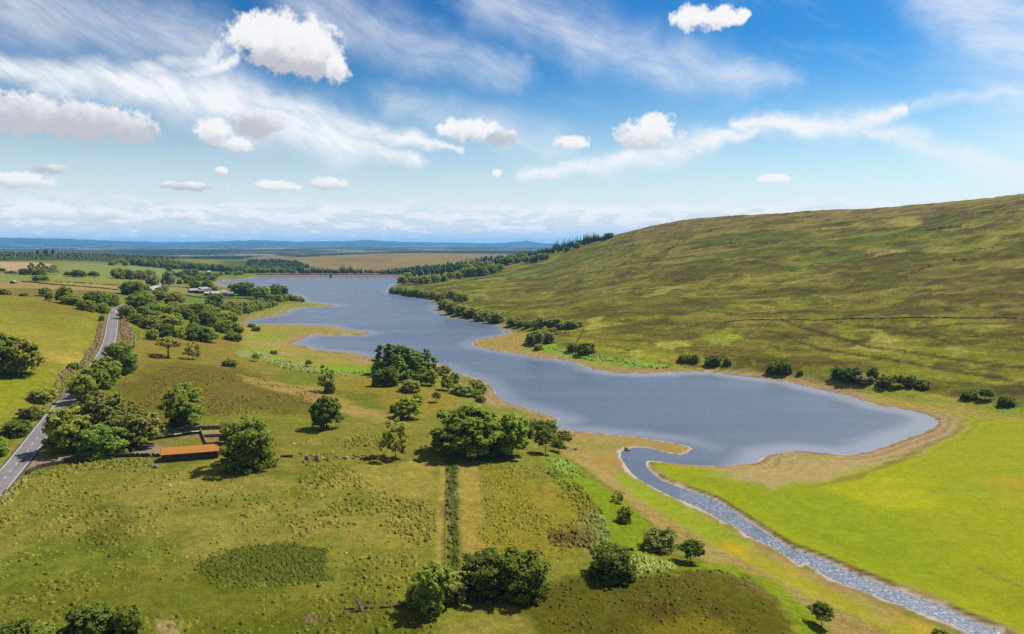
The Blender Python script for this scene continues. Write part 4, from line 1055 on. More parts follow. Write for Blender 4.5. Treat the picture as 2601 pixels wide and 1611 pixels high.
NEARG = 'single trees and shrubs of the near pasture'
for a in [
 (1754,1430,64,62,'lollipop','dark','round dark tree with a clean trunk and shadow just right of the domed willow bush'),
 (1672,1404,84,66,'shrub','willow','domed olive willow bush beside the river flat, with a small pale bush at its foot'),
 (1684,1404,18,16,'shrub','light','very small pale bush at the foot of the domed willow bush'),
 (1554,1482,114,98,'dense','black','big round very dark bush left of the domed willow near the river'),
 (1240,1522,130,118,'dense','black','left half of the broad dark thicket in the lower middle of the near field'),
 (1325,1526,132,128,'dense','dark','right half of the broad dark thicket in the lower middle of the near field'),
 (1102,1552,104,122,'ash','mid','tall lumpy green tree beside the drain, left of the broad dark thicket'),
 (1150,1528,66,74,'ash','willow','thin grey-green sapling leaning on the right side of the lumpy tree by the drain'),
 (1062,1545,60,62,'dense','mid','low dark side bush on the left of the lumpy tree by the drain'),
 (232,1622,112,88,'shrub','dark','widest of the ragged hawthorns along the bottom edge of the near field'),
 (322,1610,72,74,'shrub','dark','rightmost ragged hawthorn along the bottom edge, with bare twigs at its foot'),
 (42,1632,72,62,'shrub','dark','leftmost ragged hawthorn cut by the bottom left corner'),
 (115,1632,56,48,'sparse','mid','thin see-through hawthorn between two bushes at the bottom left'),
 (2087,1592,58,62,'lollipop','dark','lone lollipop tree on the bank near the bottom right, throwing a round shadow'),
 (2392,1622,40,24,'shrub','olive','low brown shrub cut by the bottom edge beside the stream'),
 (1571,1278,34,31,'sparse','olive','smallest many-stemmed tree on the edge of the river flat, highest of three'),
 (1586,1330,37,46,'shrub','olive','small upright bush on the bright green bank, middle of three in a column'),
 (633,1196,130,134,'dense','dark','huge dense dark tree standing just right of the orange-roofed barn'),
 (470,1086,108,118,'sparse','mid','ragged ivy-clad tree with gaps behind the sheep pens'),
 (462,1088,56,64,'dense','dark','dark ivy mass on the lower trunk of the ragged tree behind the pens'),
 (265,1164,112,86,'dense','mid','rounded green tree at the front of the roadside clump beside the lay-by'),
 (174,1148,104,118,'ash','light','yellow-green tree overhanging the road at the left of the roadside clump'),
 (256,1120,122,130,'ash','brown','tall brown-green tree in the middle of the roadside clump'),
 (345,1136,112,98,'oak','brown','brownish tree at the right end of the roadside clump above the yard'),
 (300,1085,90,80,'oak','brown','brown-topped tree at the back of the roadside clump'),
 (212,1022,62,72,'ash','vivid','lowest ash of the bright green roadside row above the clump'),
 (244,1004,66,82,'ash','vivid','middle ash of the bright green roadside row above the clump'),
 (270,980,66,76,'ash','mid','upper ash of the bright green roadside row above the clump'),
 (304,948,76,78,'dense','dark','round dark tree hiding the road bend with a wooden pole before it'),
 (14,954,96,110,'oak','dark','darker left tree of the pair standing in the yellow field at the left edge'),
 (55,954,92,94,'oak','olive','paler right tree of the pair standing in the yellow field at the left edge'),
 (103,1024,60,40,'shrub','olive','uppermost round bush beside the road on the field side, casting a shadow'),
 (77,1070,50,40,'shrub','brown','brownish bush in the middle of the three on the field side of the road'),
 (38,1110,62,44,'shrub','dark','dark bush lowest of the three on the field side of the road'),
 (-6,1160,50,46,'shrub','mid','bush cut by the left edge just above the road'),
 (189,938,30,19,'shrub','mid','small bush on the purple verge above the roadside trees'),
 (258,816,12,15,'shrub','dark','tiny dark bush on the left verge of the far stretch of road'),
 (427,908,66,54,'umbrella','olive','flat-topped umbrella-shaped tree with bare trunk on the open slope'),
 (491,913,42,45,'sparse','light','slender light green tree right of the umbrella-shaped tree'),
 (583,933,36,21,'shrub','dark','low round shrub alone on the brown slope'),
 (651,919,20,21,'lollipop','mid','tiny round-headed tree at the edge of the pale reeds'),
 (593,868,42,24,'shrub','dark','low wide shrub on the grass by the inlet'),
 (510,868,70,40,'shrub','dark','wide dark bush below the wood, left of the inlet shrub'),
 (640,832,20,12,'shrub','olive','small shrub at the head of the long spit, upper of two'),
 (650,842,22,13,'shrub','dark','small dark shrub at the head of the long spit, lower of two'),
 (604,846,26,16,'shrub','dark','round shrub at the wood edge left of the spit'),
 (696,900,17,10,'shrub','dark','very small dark shrub on the drawdown flat'),
 (785,933,17,19,'lollipop','dark','small round tree standing on bright reeds, with a short shadow'),
 (819,935,10,8,'shrub','dark','tiny shrub just right of the small round tree on the reeds'),
 (832,995,42,60,'sparse','mid','leaning narrow tree above the diagonal bank in the middle'),
 (838,1000,28,34,'dense','dark','dark lower growth under the leaning narrow tree'),
 (830,1087,76,84,'oak','dark','lone rounded tree with its shadow to the left in the middle of the pasture'),
 (1004,1165,68,100,'sparse','olive','thin open tree with a bare straight trunk on the old wall line'),
 (1036,1062,66,56,'oak','vivid','bright green tree of the small trio below the pines'),
 (1060,1035,30,36,'ash','vivid','slim green tree at the upper right of the small trio below the pines'),
 (1001,1050,22,24,'shrub','dark','little dark bush at the left of the small trio below the pines'),
 (1109,1022,24,27,'lollipop','dark','small dark round tree alone between the pines and the big spreading tree'),
 (1188,1153,170,132,'oak','mid','largest spreading tree, its limbs arching over the drain in the middle'),
 (1300,1160,92,112,'oak','mid','rounded green tree joined to the right of the largest spreading tree'),
 (1252,1158,76,78,'dense','mid','dark low tree under the right side of the largest spreading tree'),
 (1300,1092,52,42,'shrub','grey','greyish bush behind the largest spreading tree'),
 (1338,1114,42,36,'shrub','dark','dark bush left of the round trees by the shore'),
 (1348,1092,54,28,'shrub','dark','flat dark bush topmost of the round trees by the shore'),
 (1390,1112,54,44,'dense','dark','rounded bush behind the lollipop tree by the shore'),
 (1385,1152,50,64,'lollipop','dark','round-headed tree on a thin trunk in front of the shore clump'),
 (1431,1134,46,44,'lollipop','olive','rightmost round tree of the shore clump beside the bare mud'),
 (1419,1148,30,32,'lollipop','dark','smallest round tree at the lower right of the shore clump'),
 (1220,1024,26,22,'shrub','olive','small shrub on the bank above the largest spreading tree'),
 (965,984,42,44,'dense','dark','dark bush at the left foot of the pine clump'),
 (988,984,46,52,'dense','dark','rounded dark bush in front of the left pines'),
 (960,955,30,36,'dense','mid','green bush half behind the left end of the pine clump'),
 (1035,972,32,32,'ash','mid','small pointed green tree before the middle pines'),
 (1042,998,54,34,'shrub','willow','wide grey-green bush at the front of the pine clump'),
 (1072,978,30,30,'ash','mid','small green tree right of the pointed one before the pines'),
 (1095,980,34,42,'ash','light','light green tree at the right foot of the pine clump'),
 (1129,954,36,27,'oak','olive','rounded olive tree on the shore right of the pine clump'),
 (1135,992,30,42,'ash','vivid','left of two bright pointed trees right of the pines'),
 (1153,982,28,38,'ash','vivid','right of two bright pointed trees right of the pines'),
 (1172,1008,62,34,'shrub','willow','wide willow bush lowest of the shore thicket right of the pines'),
 (1210,1000,50,36,'shrub','olive','round willow bush nearest the water in the thicket right of the pines'),
 (1205,1010,28,24,'shrub','mid','small dark bush tucked below the round willow by the water'),
 ]:
    tree(*a, group=NEARG)

PINES = [(982,952,64,78),(1004,958,70,86),(1030,960,74,84),(1052,962,70,80),(1072,960,62,70),(1090,958,46,72),(1018,966,60,66),(1062,968,50,56)]
words = ['first', 'second', 'third', 'fourth', 'fifth', 'sixth', 'seventh', 'eighth', 'ninth', 'tenth', 'eleventh', 'twelfth', 'thirteenth', 'fourteenth', 'fifteenth', 'sixteenth', 'seventeenth', 'eighteenth', 'nineteenth', 'twentieth',
         'twenty-first', 'twenty-second', 'twenty-third', 'twenty-fourth', 'twenty-fifth', 'twenty-sixth', 'twenty-seventh', 'twenty-eighth', 'twenty-ninth', 'thirtieth', 'thirty-first', 'thirty-second', 'thirty-third', 'thirty-fourth', 'thirty-fifth', 'thirty-sixth', 'thirty-seventh', 'thirty-eighth', 'thirty-ninth']
for i, a in enumerate(sorted(PINES)):
    tree(a[0], a[1], a[2], a[3], 'pine', 'dark' if i % 2 else 'mid', words[i] + ' wind-bent pine from the left in the tall shore clump', 'pines of the shore clump')

def row(items, desc, group, kinds=('oak', 'dense', 'ash'), cols=('mid', 'dark', 'olive'), what='tree', nm=None):
    """a row seen from left to right, so each takes its place in the row as its name"""
    for i, a in enumerate(sorted(items)):
        k = a[4] if len(a) > 4 else kinds[i % len(kinds)]; c = a[5] if len(a) > 5 else cols[TRN.randrange(len(cols))]
        tree(a[0], a[1], a[2], a[3], k, c, '%s %s from the left in the %s' % (words[i], what, desc), group, nm)
def mass(items, desc, group, kinds, cols):
    row(items, desc, group, kinds, cols)
def along(pts, n, w, h, jit=.2):
    P = np.array(pts, float); L = np.concatenate([[0], np.cumsum(np.hypot(*np.diff(P, axis=0).T))]); out = []
    for i in range(n):
        s = L[-1] * (i + .5) / n
        x, y = np.interp(s, L, P[:, 0]), np.interp(s, L, P[:, 1])
        f = TRN.uniform(1 - jit, 1 + jit)
        out.append((x + TRN.uniform(-1, 1) * w * .12, y + TRN.uniform(-1, 1) * 1.0, w * f, h * TRN.uniform(1 - jit, 1 + jit)))
    return out

# right bank shrubs
row([(1225,816,40,30),(1262,819,52,30),(1306,827,40,25),(1322,830,24,16),(1344,832,26,18),(1373,836,44,32),(1396,832,28,20),(1412,834,42,28),(1432,836,30,20),(1455,834,42,22)], 'bush belt above the pointed spit', 'bushes under the hill', ('shrub',), ('olive', 'willow', 'mid'), 'bush')
row([(1352,874,36,30),(1366,876,40,38),(1396,873,28,30),(1384,850,24,20),(1404,852,26,20),(1376,862,30,26)], 'willow thicket on the pointed spit', 'willow thicket at the pointed spit', ('shrub',), ('willow', 'grey'), 'bush')
for a in [(1369,889,25,16,'shrub','olive','small single bush just below the willow thicket on the pointed spit'), (1457,893,34,22,'shrub','dark','left of two dark bushes standing in pale reeds under the hill'), (1490,899,44,29,'shrub','dark','right and larger of two dark bushes standing in pale reeds under the hill'),
          (1738,920,30,23,'shrub','olive','left of two touching olive bushes on the far shore'), (1762,921,30,25,'shrub','olive','right of two touching olive bushes on the far shore'), (1811,929,38,28,'shrub','dark','round dark bush on the far shore right of the two olive bushes'),
          (1848,928,21,21,'shrub','brown','small thin brown bush right of the round dark one on the far shore'), (1965,948,36,30,'shrub','dark','left lobe of the broad dark bush on the far shore bank'), (1993,949,36,32,'shrub','dark','right lobe of the broad dark bush on the far shore bank'),
          (2033,952,16,13,'shrub','mid','very small green bush right of the broad dark bush'), (2132,962,38,32,'shrub','dark','left bush of the dark shore cluster under the hill'), (2160,967,50,36,'shrub','black','middle and darkest bush of the shore cluster under the hill'),
          (2216,964,27,32,'shrub','dark','right upright bush of the dark shore cluster under the hill'), (2194,974,42,23,'shrub','pale','pale grey-green bush in front of the dark shore cluster'), (2253,980,46,30,'shrub','brown','brownish bush at the left of the tangled scrub right of the cluster'),
          (2272,986,38,16,'shrub','olive','lowest olive bush in front of the tangled scrub'), (2306,981,42,32,'shrub','willow','tallest bush in the middle of the tangled scrub'), (2345,987,32,24,'shrub','willow','right end bush of the tangled scrub'), (2285,974,30,24,'shrub','olive','back bush of the tangled scrub against the hill'),
          (2460,1014,36,21,'shrub','dark','low dark bush left of the umbrella-headed tree by the right edge'), (2502,1016,38,30,'lollipop','dark','small umbrella-headed tree with its shadow near the right edge'), (2556,1033,38,30,'shrub','dark','dark bush in the wet grass at the right edge')]:
    tree(*a, group='bushes along the far shore')
# hedge of shrubs along the wooded tip and up the hill foot
row(along([(992,744),(1030,748),(1064,752),(1090,758)], 16, 20, 16) , 'shoreline hedge of the wooded point', 'hedge on the wooded point', ('shrub',), ('light', 'willow', 'mid'), 'bush')
row([(1104,760,26,22),(1118,766,26,22),(1132,758,26,20),(1150,760,30,24),(1165,768,26,22),(1180,765,22,20)], 'scrub behind the wooded point', 'scrub behind the wooded point', ('shrub', 'dense'), ('willow', 'light'), 'bush')
row([(1130,786,34,26),(1150,796,40,30),(1172,800,40,26),(1188,806,26,20),(1208,806,34,26)], 'bushes on the red bank', 'bushes on the red bank', ('shrub',), ('mid', 'willow', 'light'), 'bush')
# broadleaf edge of the hill wood
row([(1022,724,26,24),(1036,716,24,24),(1052,722,30,20),(1078,722,32,22),(1102,718,34,22),(1128,714,20,16),(1145,710,24,18),(1165,708,22,16)], 'loose line below the hill wood', 'trees at the foot of the hill wood', ('oak', 'dense'), ('willow', 'mid', 'olive'))
row([(1184,704,34,24),(1204,702,32,24),(1226,700,34,24),(1248,696,34,24),(1268,690,30,20),(1190,690,30,20),(1215,686,32,22),(1240,684,30,20)], 'middle leafy belt of the hill wood', 'leafy belt of the hill wood', ('dense', 'oak'), ('mid', 'willow', 'blue'))
row([(1275,674,24,18),(1294,672,26,20),(1316,668,18,14),(1336,670,26,20),(1356,668,24,20),(1372,664,24,20),(1386,660,22,16),(1330,662,22,18),(1300,664,26,18)], 'upper leafy belt of the hill wood', 'upper leafy belt of the hill wood', ('dense', 'oak'), ('mid', 'willow', 'olive'))
for a in [(1440,640,14,13,'dense','dark','round bush standing apart above the leafy belt on the hill'), (1466,632,18,16,'dense','mid','bush left below the skyline spruces on the hill'), (1546,606,26,14,'dense','dark','rounded tree ending the skyline row on the hill'), (1408,643,6,10,'spruce','mid','tiny lone sapling on the hill below the skyline spruces')]:
    tree(*a, group='trees on the hill')
SP = []
for i in range(34):
    x = 1405 + i * 4.1; base = np.interp(x, [1400, 1440, 1480, 1520, 1550], [642, 630, 620, 612, 606])
    SP.append((x, base, 12, TRN.uniform(17, 30) if x < 1520 else TRN.uniform(10, 15), 'spruce', 'blue'))
row(SP, 'skyline row on the hill', 'skyline spruces of the hill', what='spruce')
SP = [(762 + i * 4.9, 694 + TRN.uniform(-1, 1), 13, TRN.uniform(15, 24) if i < 12 or 20 < i < 27 else TRN.uniform(10, 17), 'spruce', 'blue') for i in range(33)]
row(SP, 'dark line behind the dam', 'spruces behind the dam', what='spruce')

# peninsula and farm trees
for a in [(606,750,30,32,'oak','mid','left tree of the leafy group right of the stone farmhouse'), (628,753,40,36,'dense','dark','broad dark tree in the middle of the leafy group right of the farmhouse'), (645,757,26,26,'oak','mid','smaller tree at the right of the leafy group by the farmhouse'),
          (670,765,40,38,'dense','mid','rounded green tree beside the pink flower strip'), (699,760,30,38,'dense','dark','tall rounded tree on the point beyond the farm'), (719,756,27,30,'dense','dark','dark rounded tree right of the tall one on the point'), (690,768,26,20,'shrub','mid','low bush under the tall rounded tree on the point'),
          (496,735,27,22,'oak','dark','rounded tree behind the long shed of the farm'), (527,736,29,25,'oak','dark','large rounded tree behind the curved-roofed farm shed'), (547,741,17,15,'oak','willow','small pale tree between the farm shed and the stone barn'), (587,735,16,14,'oak','mid','little tree at the back of the stone farmhouse'),
          (545,778,42,32,'dense','dark','dark spreading tree on the field below the farm'), (534,783,26,22,'shrub','dark','dark bush left under the spreading tree below the farm')]:
    tree(*a, group='trees around the farm')
row([(736,764,22,18),(750,766,20,16),(762,766,16,14),(722,766,22,20),(708,768,22,20),(770,768,10,10)], 'grey-green row ending the point', 'willows on the point', ('shrub',), ('willow', 'olive'), 'willow')
row(along([(590,802),(630,794),(670,785),(700,776)], 14, 19, 17), 'front hedge above the narrow inlet', 'willow hedge above the inlet', ('shrub',), ('willow', 'mid'), 'willow')
row(along([(560,790),(600,784),(640,778),(668,772)], 10, 22, 17), 'back hedge above the narrow inlet', 'back hedge of willows', ('shrub',), ('willow', 'mid', 'olive'), 'willow')
# the wood between road and inlet
WOOD = [(332,752,54,38,'dense','dark'),(362,745,30,24,'oak','mid'),(390,728,32,30,'oak','grey'),(428,728,30,40,'ash','grey'),(352,788,60,42,'dense','mid'),(382,782,32,36,'ash','pale'),(404,768,38,30,'oak','brown'),(444,776,52,36,'oak','brown'),
 (322,810,38,36,'oak','willow'),(396,800,40,28,'dense','light'),(347,826,34,30,'dense','mid'),(432,812,44,36,'dense','mid'),(396,812,30,22,'dense','vivid'),(384,836,44,36,'oak','olive'),(424,836,50,40,'oak','olive'),(450,826,30,30,'dense','mid'),(474,792,26,20,'dense','willow'),(478,812,36,28,'dense','dark'),(502,812,42,42,'dense','dark'),
 (418,858,50,36,'dense','dark'),(450,860,34,30,'dense','vivid'),(388,864,30,28,'dense','light'),(528,830,48,40,'dense','dark'),(562,828,48,36,'oak','mid'),(588,824,34,32,'oak','olive'),(568,846,42,34,'dense','mid'),(598,842,26,24,'oak','mid'),(494,836,24,36,'ash','mid'),(492,852,38,32,'oak','dark'),
 (405,752,26,22,'oak','dark'),(370,765,34,26,'dense','mid'),(418,742,18,16,'dense','light'),(460,800,34,26,'oak','brown'),(520,800,40,26,'dense','willow'),(545,812,40,30,'dense','mid'),(365,806,34,28,'dense','mid'),(440,790,30,24,'dense','light')]
mass(WOOD, 'dense wood between road and inlet', 'wood between road and inlet', ('dense', 'oak'), ('mid', 'dark', 'olive'))
for a in [(115,752,30,22,'oak','mid','round tree at the left beyond the brow of the yellow field'), (127,764,22,22,'oak','olive','small tree just right and below the round one beyond the brow'), (166,770,40,44,'ash','mid','tall pointed tree beyond the brow of the yellow field'), (184,776,48,26,'dense','mid','low wide tree at the foot of the tall pointed one'),
          (236,778,48,38,'dense','dark','dark broad tree left of the road brow'), (262,776,34,34,'oak','mid','rounded tree behind the dark broad one at the road brow'), (286,778,34,34,'dense','mid','green tree beside the brow of the road'), (222,790,44,28,'dense','mid','lower left bush of the trees at the road brow'), (258,796,40,26,'dense','mid','lower right bush of the trees at the road brow'),
          (8,748,34,16,'shrub','olive','low bush at the left edge on the brow of the field'), (60,752,20,8,'shrub','brown','small bush on the brow of the yellow field near the left'),
          (63,699,27,17,'dense','dark','low left tree of the dark clump by the pale stubble field'), (87,700,28,32,'pine','blue','tall dark left conifer of the clump by the pale stubble field'), (113,700,32,34,'pine','blue','tall dark right conifer of the clump by the pale stubble field'), (138,698,22,26,'sparse','grey','greyish tree at the right of the clump by the stubble field'), (100,701,30,18,'dense','dark','low tree between the conifers by the stubble field'),
          (96,714,29,15,'oak','olive','round tree below the dark clump by the stubble field'), (116,714,19,15,'oak','olive','smaller round tree beside the one below the dark clump'), (4,692,20,11,'oak','dark','dark tree at the left edge by the stubble field'), (30,696,26,9,'shrub','olive','low scrub left of the dark clump'),
          (172,702,18,13,'oak','olive','small first tree of the loose field line'), (197,704,31,19,'oak','dark','largest tree of the loose field line'), (214,704,16,12,'oak','dark','tree touching the largest one of the loose field line'), (238,704,26,15,'oak','dark','last tree of the loose field line, standing apart')]:
    tree(*a, group='trees of the left fields')
row([(292,708,20,26),(304,709,22,28),(316,709,20,24),(328,710,22,26),(340,710,20,22),(352,710,20,24),(364,711,20,24),(376,711,22,26),(387,710,18,22)], 'shelterbelt block among green fields', 'shelterbelt block', ('oak', 'dense'), ('dark', 'brown', 'olive'))
row(along([(334,674),(380,678),(430,682),(480,686),(530,688),(590,692)], 30, 15, 16), 'long dark far treeline', 'long far treeline', ('dense', 'oak'), ('blue', 'dark', 'mid'))
mass([(458,706,22,16),(476,704,24,20),(494,704,24,20),(470,712,18,14),(512,706,18,14),(530,704,18,12),(548,703,16,10),(486,718,18,16),(504,716,22,18),(522,712,18,12),(440,700,16,12),(562,700,14,9),(474,722,16,12),(456,722,14,12),(580,698,16,10),(600,700,14,9),(610,698,14,9),(540,712,22,12),(430,690,14,12),(310,668,16,10),(296,672,14,12),(284,674,16,10),(318,676,14,10)],
     'loose wood by the far shore', 'loose wood by the far shore', ('dense', 'oak'), ('mid', 'willow', 'dark'))
mass(along([(618,694),(660,693),(700,693),(750,694)], 22, 14, 12) + along([(600,688),(680,686),(750,690)], 16, 14, 11), 'low wood left behind the dam', 'low wood behind the dam', ('dense', 'oak'), ('blue', 'mid', 'willow'))
row(along([(926,693),(970,694),(1020,694),(1050,696)], 12, 13, 8), 'low scrub right behind the dam', 'scrub behind the dam', ('shrub',), ('willow', 'mid'), 'bush')

# far plantations: nobody could count them
def forest(pts, n, hmin, hmax, colour, name, label, seed, thin=.30):
    rng = np.random.default_rng(seed); P = poly_px(pts); lo, hi = P.min(0), P.max(0)
    Q = rng.uniform(lo, hi, (n * 8, 2))
    _, ins = seg_dist(Q[:, 0], Q[:, 1], P); Q = Q[ins][:n]
    z = heights(Q[:, 0], Q[:, 1]); m = len(Q)
    h = rng.uniform(hmin, hmax, m) * (.75 + .5 * fbm(Q[:, 0], Q[:, 1], 60, 3, seed)); r = h * thin * rng.uniform(.8, 1.2, m)
    k = 5; V, F = [], []
    ang = np.arange(k) * 2 * math.pi / k
    rings = [(.06, 1.0), (.40, .72), (.44, .92), (.72, .40), (.75, .52), (1.0, .02)]
    base = np.stack([Q[:, 0], Q[:, 1], z - .3], -1)
    ph = rng.uniform(0, 6, m)
    for f, q in rings:
        jit = rng.uniform(.75, 1.2, (m, k))
        V.append(np.stack([base[:, None, 0] + r[:, None] * q * jit * np.cos(ang + ph[:, None]), base[:, None, 1] + r[:, None] * q * jit * np.sin(ang + ph[:, None]), np.broadcast_to((base[:, 2] + h * f)[:, None], (m, k))], -1))
    V = np.stack(V, 1).reshape(-1, 3); nr_ = len(rings)
    for j in range(nr_ - 1):
        a = (np.arange(m)[:, None] * nr_ + j) * k + np.arange(k); b = (np.arange(m)[:, None] * nr_ + j) * k + (np.arange(k) + 1) % k
        F.append(np.stack([a, b, b + k, a + k], -1).reshape(-1, 4))
    o = link(name, mesh_np(name, V, np.vstack(F), LEAF, False))
    o.color = LC[colour] + (1,)
    put(o, label, 'plantation', None, 'stuff')
forest([(-320,662),(0,662),(150,660),(300,665),(440,664),(470,656),(300,648),(120,642),(-320,640)], 6500, 5, 9, 'light', 'conifer_plantation', 'dense conifer plantation on the far ridge at the left', 301)
forest([(78,644),(140,645),(150,650),(90,650)], 60, 16, 22, 'blue', 'conifer_copse', 'small dark copse on top of the plantation ridge', 302)
forest([(620,690),(760,690),(790,680),(760,668),(700,662),(630,664)], 900, 6, 11, 'blue', 'conifer_plantation', 'young blue-green plantation below the brown moor behind the dam', 303)
forest([(330,672),(430,678),(600,690),(620,688),(540,676),(430,668)], 900, 6, 10, 'mid', 'woodland', 'far strip of woodland behind the long treeline', 304)
forest([(1035,708),(1080,706),(1170,700),(1290,676),(1410,644),(1500,620),(1480,616),(1400,636),(1300,658),(1200,672),(1100,684),(1030,694)], 1500, 11, 18, 'blue', 'conifer_plantation', 'dark conifer plantation climbing the flank of the hill', 305)
forest([(960,697),(1060,698),(1160,688),(1230,678),(1120,680),(1010,688)], 700, 7, 12, 'blue', 'conifer_plantation', 'low young conifers beyond the right end of the dam', 306)
# ---------------------------------------------------------------- road, markings and cars
M_ASPH = material('asphalt', alb(150, 144, 144), .9, .25, .16, .9, second=alb(136, 130, 130))
M_PAINT = material('road_paint', alb(235, 232, 225), .7, .2, .12, 3.0)
def strip(pts, left, right, dz):
    """a ribbon along a centre line between two offsets"""
    P = np.array(pts); T = np.gradient(P[:, :2], axis=0); T /= np.linalg.norm(T, axis=1)[:, None]
    Nn = np.stack([T[:, 1], -T[:, 0]], -1)
    a = np.column_stack([P[:, :2] + Nn * left, P[:, 2] + dz]); b = np.column_stack([P[:, :2] + Nn * right, P[:, 2] + dz])
    V = np.stack([a, b], 1).reshape(-1, 3); n = len(P)
    i = np.arange(n - 1) * 2
    return V, np.stack([i, i + 1, i + 3, i + 2], -1)
RC = road_c.copy(); RC[:, 2] += .05
HALF = 3.35
road = link('road', mesh_np('road', *strip(RC, -HALF, HALF, 0), M_ASPH, True)); put(road, kind='structure')
for off in (-3.0, 3.0):
    link('edge_line', mesh_np('edge_line', *strip(RC, off - .11, off + .11, .012), M_PAINT), road)
RL = np.concatenate([[0], np.cumsum(np.linalg.norm(np.diff(RC[:, :3], axis=0), axis=1))])
def road_at(s):
    return np.array([np.interp(s, RL, RC[:, k]) for k in range(3)])
s = 4.0
while s < RL[-1] - 6:
    pts = np.array([road_at(s + k) for k in (0, 1.3, 2.6)])
    link('lane_dash', mesh_np('lane_dash', *strip(pts, -.09, .09, .014), M_PAINT), road)
    s += 6.5
# lay-by and gravel apron
M_GRAV = material('gravel', alb(168, 148, 116), .95, .1, .25, 1.5, second=alb(150, 132, 108))
def sheet(name, px, mat, dz, n=26, **kw):
    P = poly_px(px); lo, hi = P.min(0), P.max(0)
    xs, ys = np.linspace(lo[0], hi[0], n), np.linspace(lo[1], hi[1], n)
    X, Y = np.meshgrid(xs, ys); _, ins = seg_dist((X[:-1, :-1] + X[1:, 1:]) / 2, (Y[:-1, :-1] + Y[1:, 1:]) / 2, P)
    Z = heights(X.ravel(), Y.ravel()) + dz
    ii = np.arange(n * n).reshape(n, n)
    q = np.stack([ii[:-1, :-1], ii[:-1, 1:], ii[1:, 1:], ii[1:, :-1]], -1)[ins]
    u, inv = np.unique(q, return_inverse=True)
    return put(link(name, mesh_np(name, np.column_stack([X.ravel(), Y.ravel(), Z])[u], inv.reshape(-1, 4), mat, True)), **kw)
sheet('lay_by', [(64,1200),(80,1176),(100,1152),(135,1158),(200,1153),(246,1158),(252,1166),(198,1170),(129,1180)], M_GRAV, .16, 40, kind='structure')
sheet('yard', [(318,1158),(408,1158),(409,1136),(385,1124),(350,1134),(322,1148)], M_GRAV, .10, 30, kind='structure')

M_GLASS = material('car_glass', (.02, .025, .03), .1, .6, .05, 1.0)
M_TYRE = material('tyre', (.02, .02, .02), .9, .1, .1, 3.0)
M_LAMP = material('lamp_lens', (.5, .42, .38), .2, .5, .05, 1.0)
def vehicle(sv, side, col, prof, cab, W, label, name):
    p = road_at(sv); q = road_at(sv + 2); d = (q - p)[:2]; d /= np.linalg.norm(d); nrm = np.array([d[1], -d[0]])
    o = p[:2] + nrm * side
    root = put(empty(name, (o[0], o[1], p[2] + .02), math.atan2(d[1], d[0])), label, 'car', 'vehicles on the road')
    mt = material(name + '_paint', col, .3, .5, .04, 1.0)
    mb = MB(); mb.prism(prof, -W / 2, W / 2); mb.obj('body', mt, root)
    x0, x1, z0, z1 = cab
    mb = MB(); mb.add([(x0, -W / 2 + .02, z0), (x1, -W / 2 + .02, z0), (x1, W / 2 - .02, z0), (x0, W / 2 - .02, z0), (x0 + .3, -W / 2 + .2, z1), (x1 - .55, -W / 2 + .2, z1), (x1 - .55, W / 2 - .2, z1), (x0 + .3, W / 2 - .2, z1)],
                      [(0, 3, 2, 1), (4, 5, 6, 7), (0, 1, 5, 4), (1, 2, 6, 5), (2, 3, 7, 6), (3, 0, 4, 7)])
    cabo = mb.obj('cabin', M_GLASS, root)
    MB().box(x0 + .28, x1 - .5, -W / 2 + .18, W / 2 - .18, z1 + .001, z1 + .06).obj('roof', mt, cabo)
    wm = None
    for wx in (-1.35, 1.35):
        for wy in (-W / 2 + .08, W / 2 - .08):
            if wm is None:
                n = 14; mb = MB()
                mb.add([(.33 * math.cos(6.283 * i / n), -.1, .33 * math.sin(6.283 * i / n)) for i in range(n)] + [(.33 * math.cos(6.283 * i / n), .1, .33 * math.sin(6.283 * i / n)) for i in range(n)],
                       [tuple(range(n)), tuple(range(2 * n - 1, n - 1, -1))] + [(i, i + n, (i + 1) % n + n, (i + 1) % n) for i in range(n)])
                wm = mb.mesh('wheel', M_TYRE)
            w_ = link('wheel', wm, root); w_.location = (wx, wy, .33)
    for wy in (-.62, .62):
        MB().box(prof[0][0] - .03, prof[0][0] + .02, wy - .14, wy + .14, .62, .78).obj('tail_light', M_LAMP, root)
CARP = [(-2.1, .3), (2.1, .3), (2.15, .62), (1.9, .85), (.9, .95), (-1.9, .98), (-2.12, .85)]
VANP = [(-2.6, .35), (2.5, .35), (2.55, .8), (2.2, 1.1), (-.4, 1.12), (-2.6, 1.12)]
sA = min(range(len(RC)), key=lambda i: abs(RC[i, 0] - ground(292, 797)[0]) + abs(RC[i, 1] - ground(292, 797)[1]))
sB = min(range(len(RC)), key=lambda i: abs(RC[i, 0] - ground(295, 788)[0]) + abs(RC[i, 1] - ground(295, 788)[1]))
vehicle(RL[sA], 1.2, (.8, .8, .82), CARP, (-1.9, 1.25, .93, 1.45), 1.75, 'white car nearer of the two on the far end of the road', 'car')
vehicle(RL[sB] + 4, 0.9, (.6, .6, .62), VANP, (-.5, 2.0, 1.1, 1.85), 1.9, 'pale pickup farther of the two on the far end of the road', 'pickup_truck')

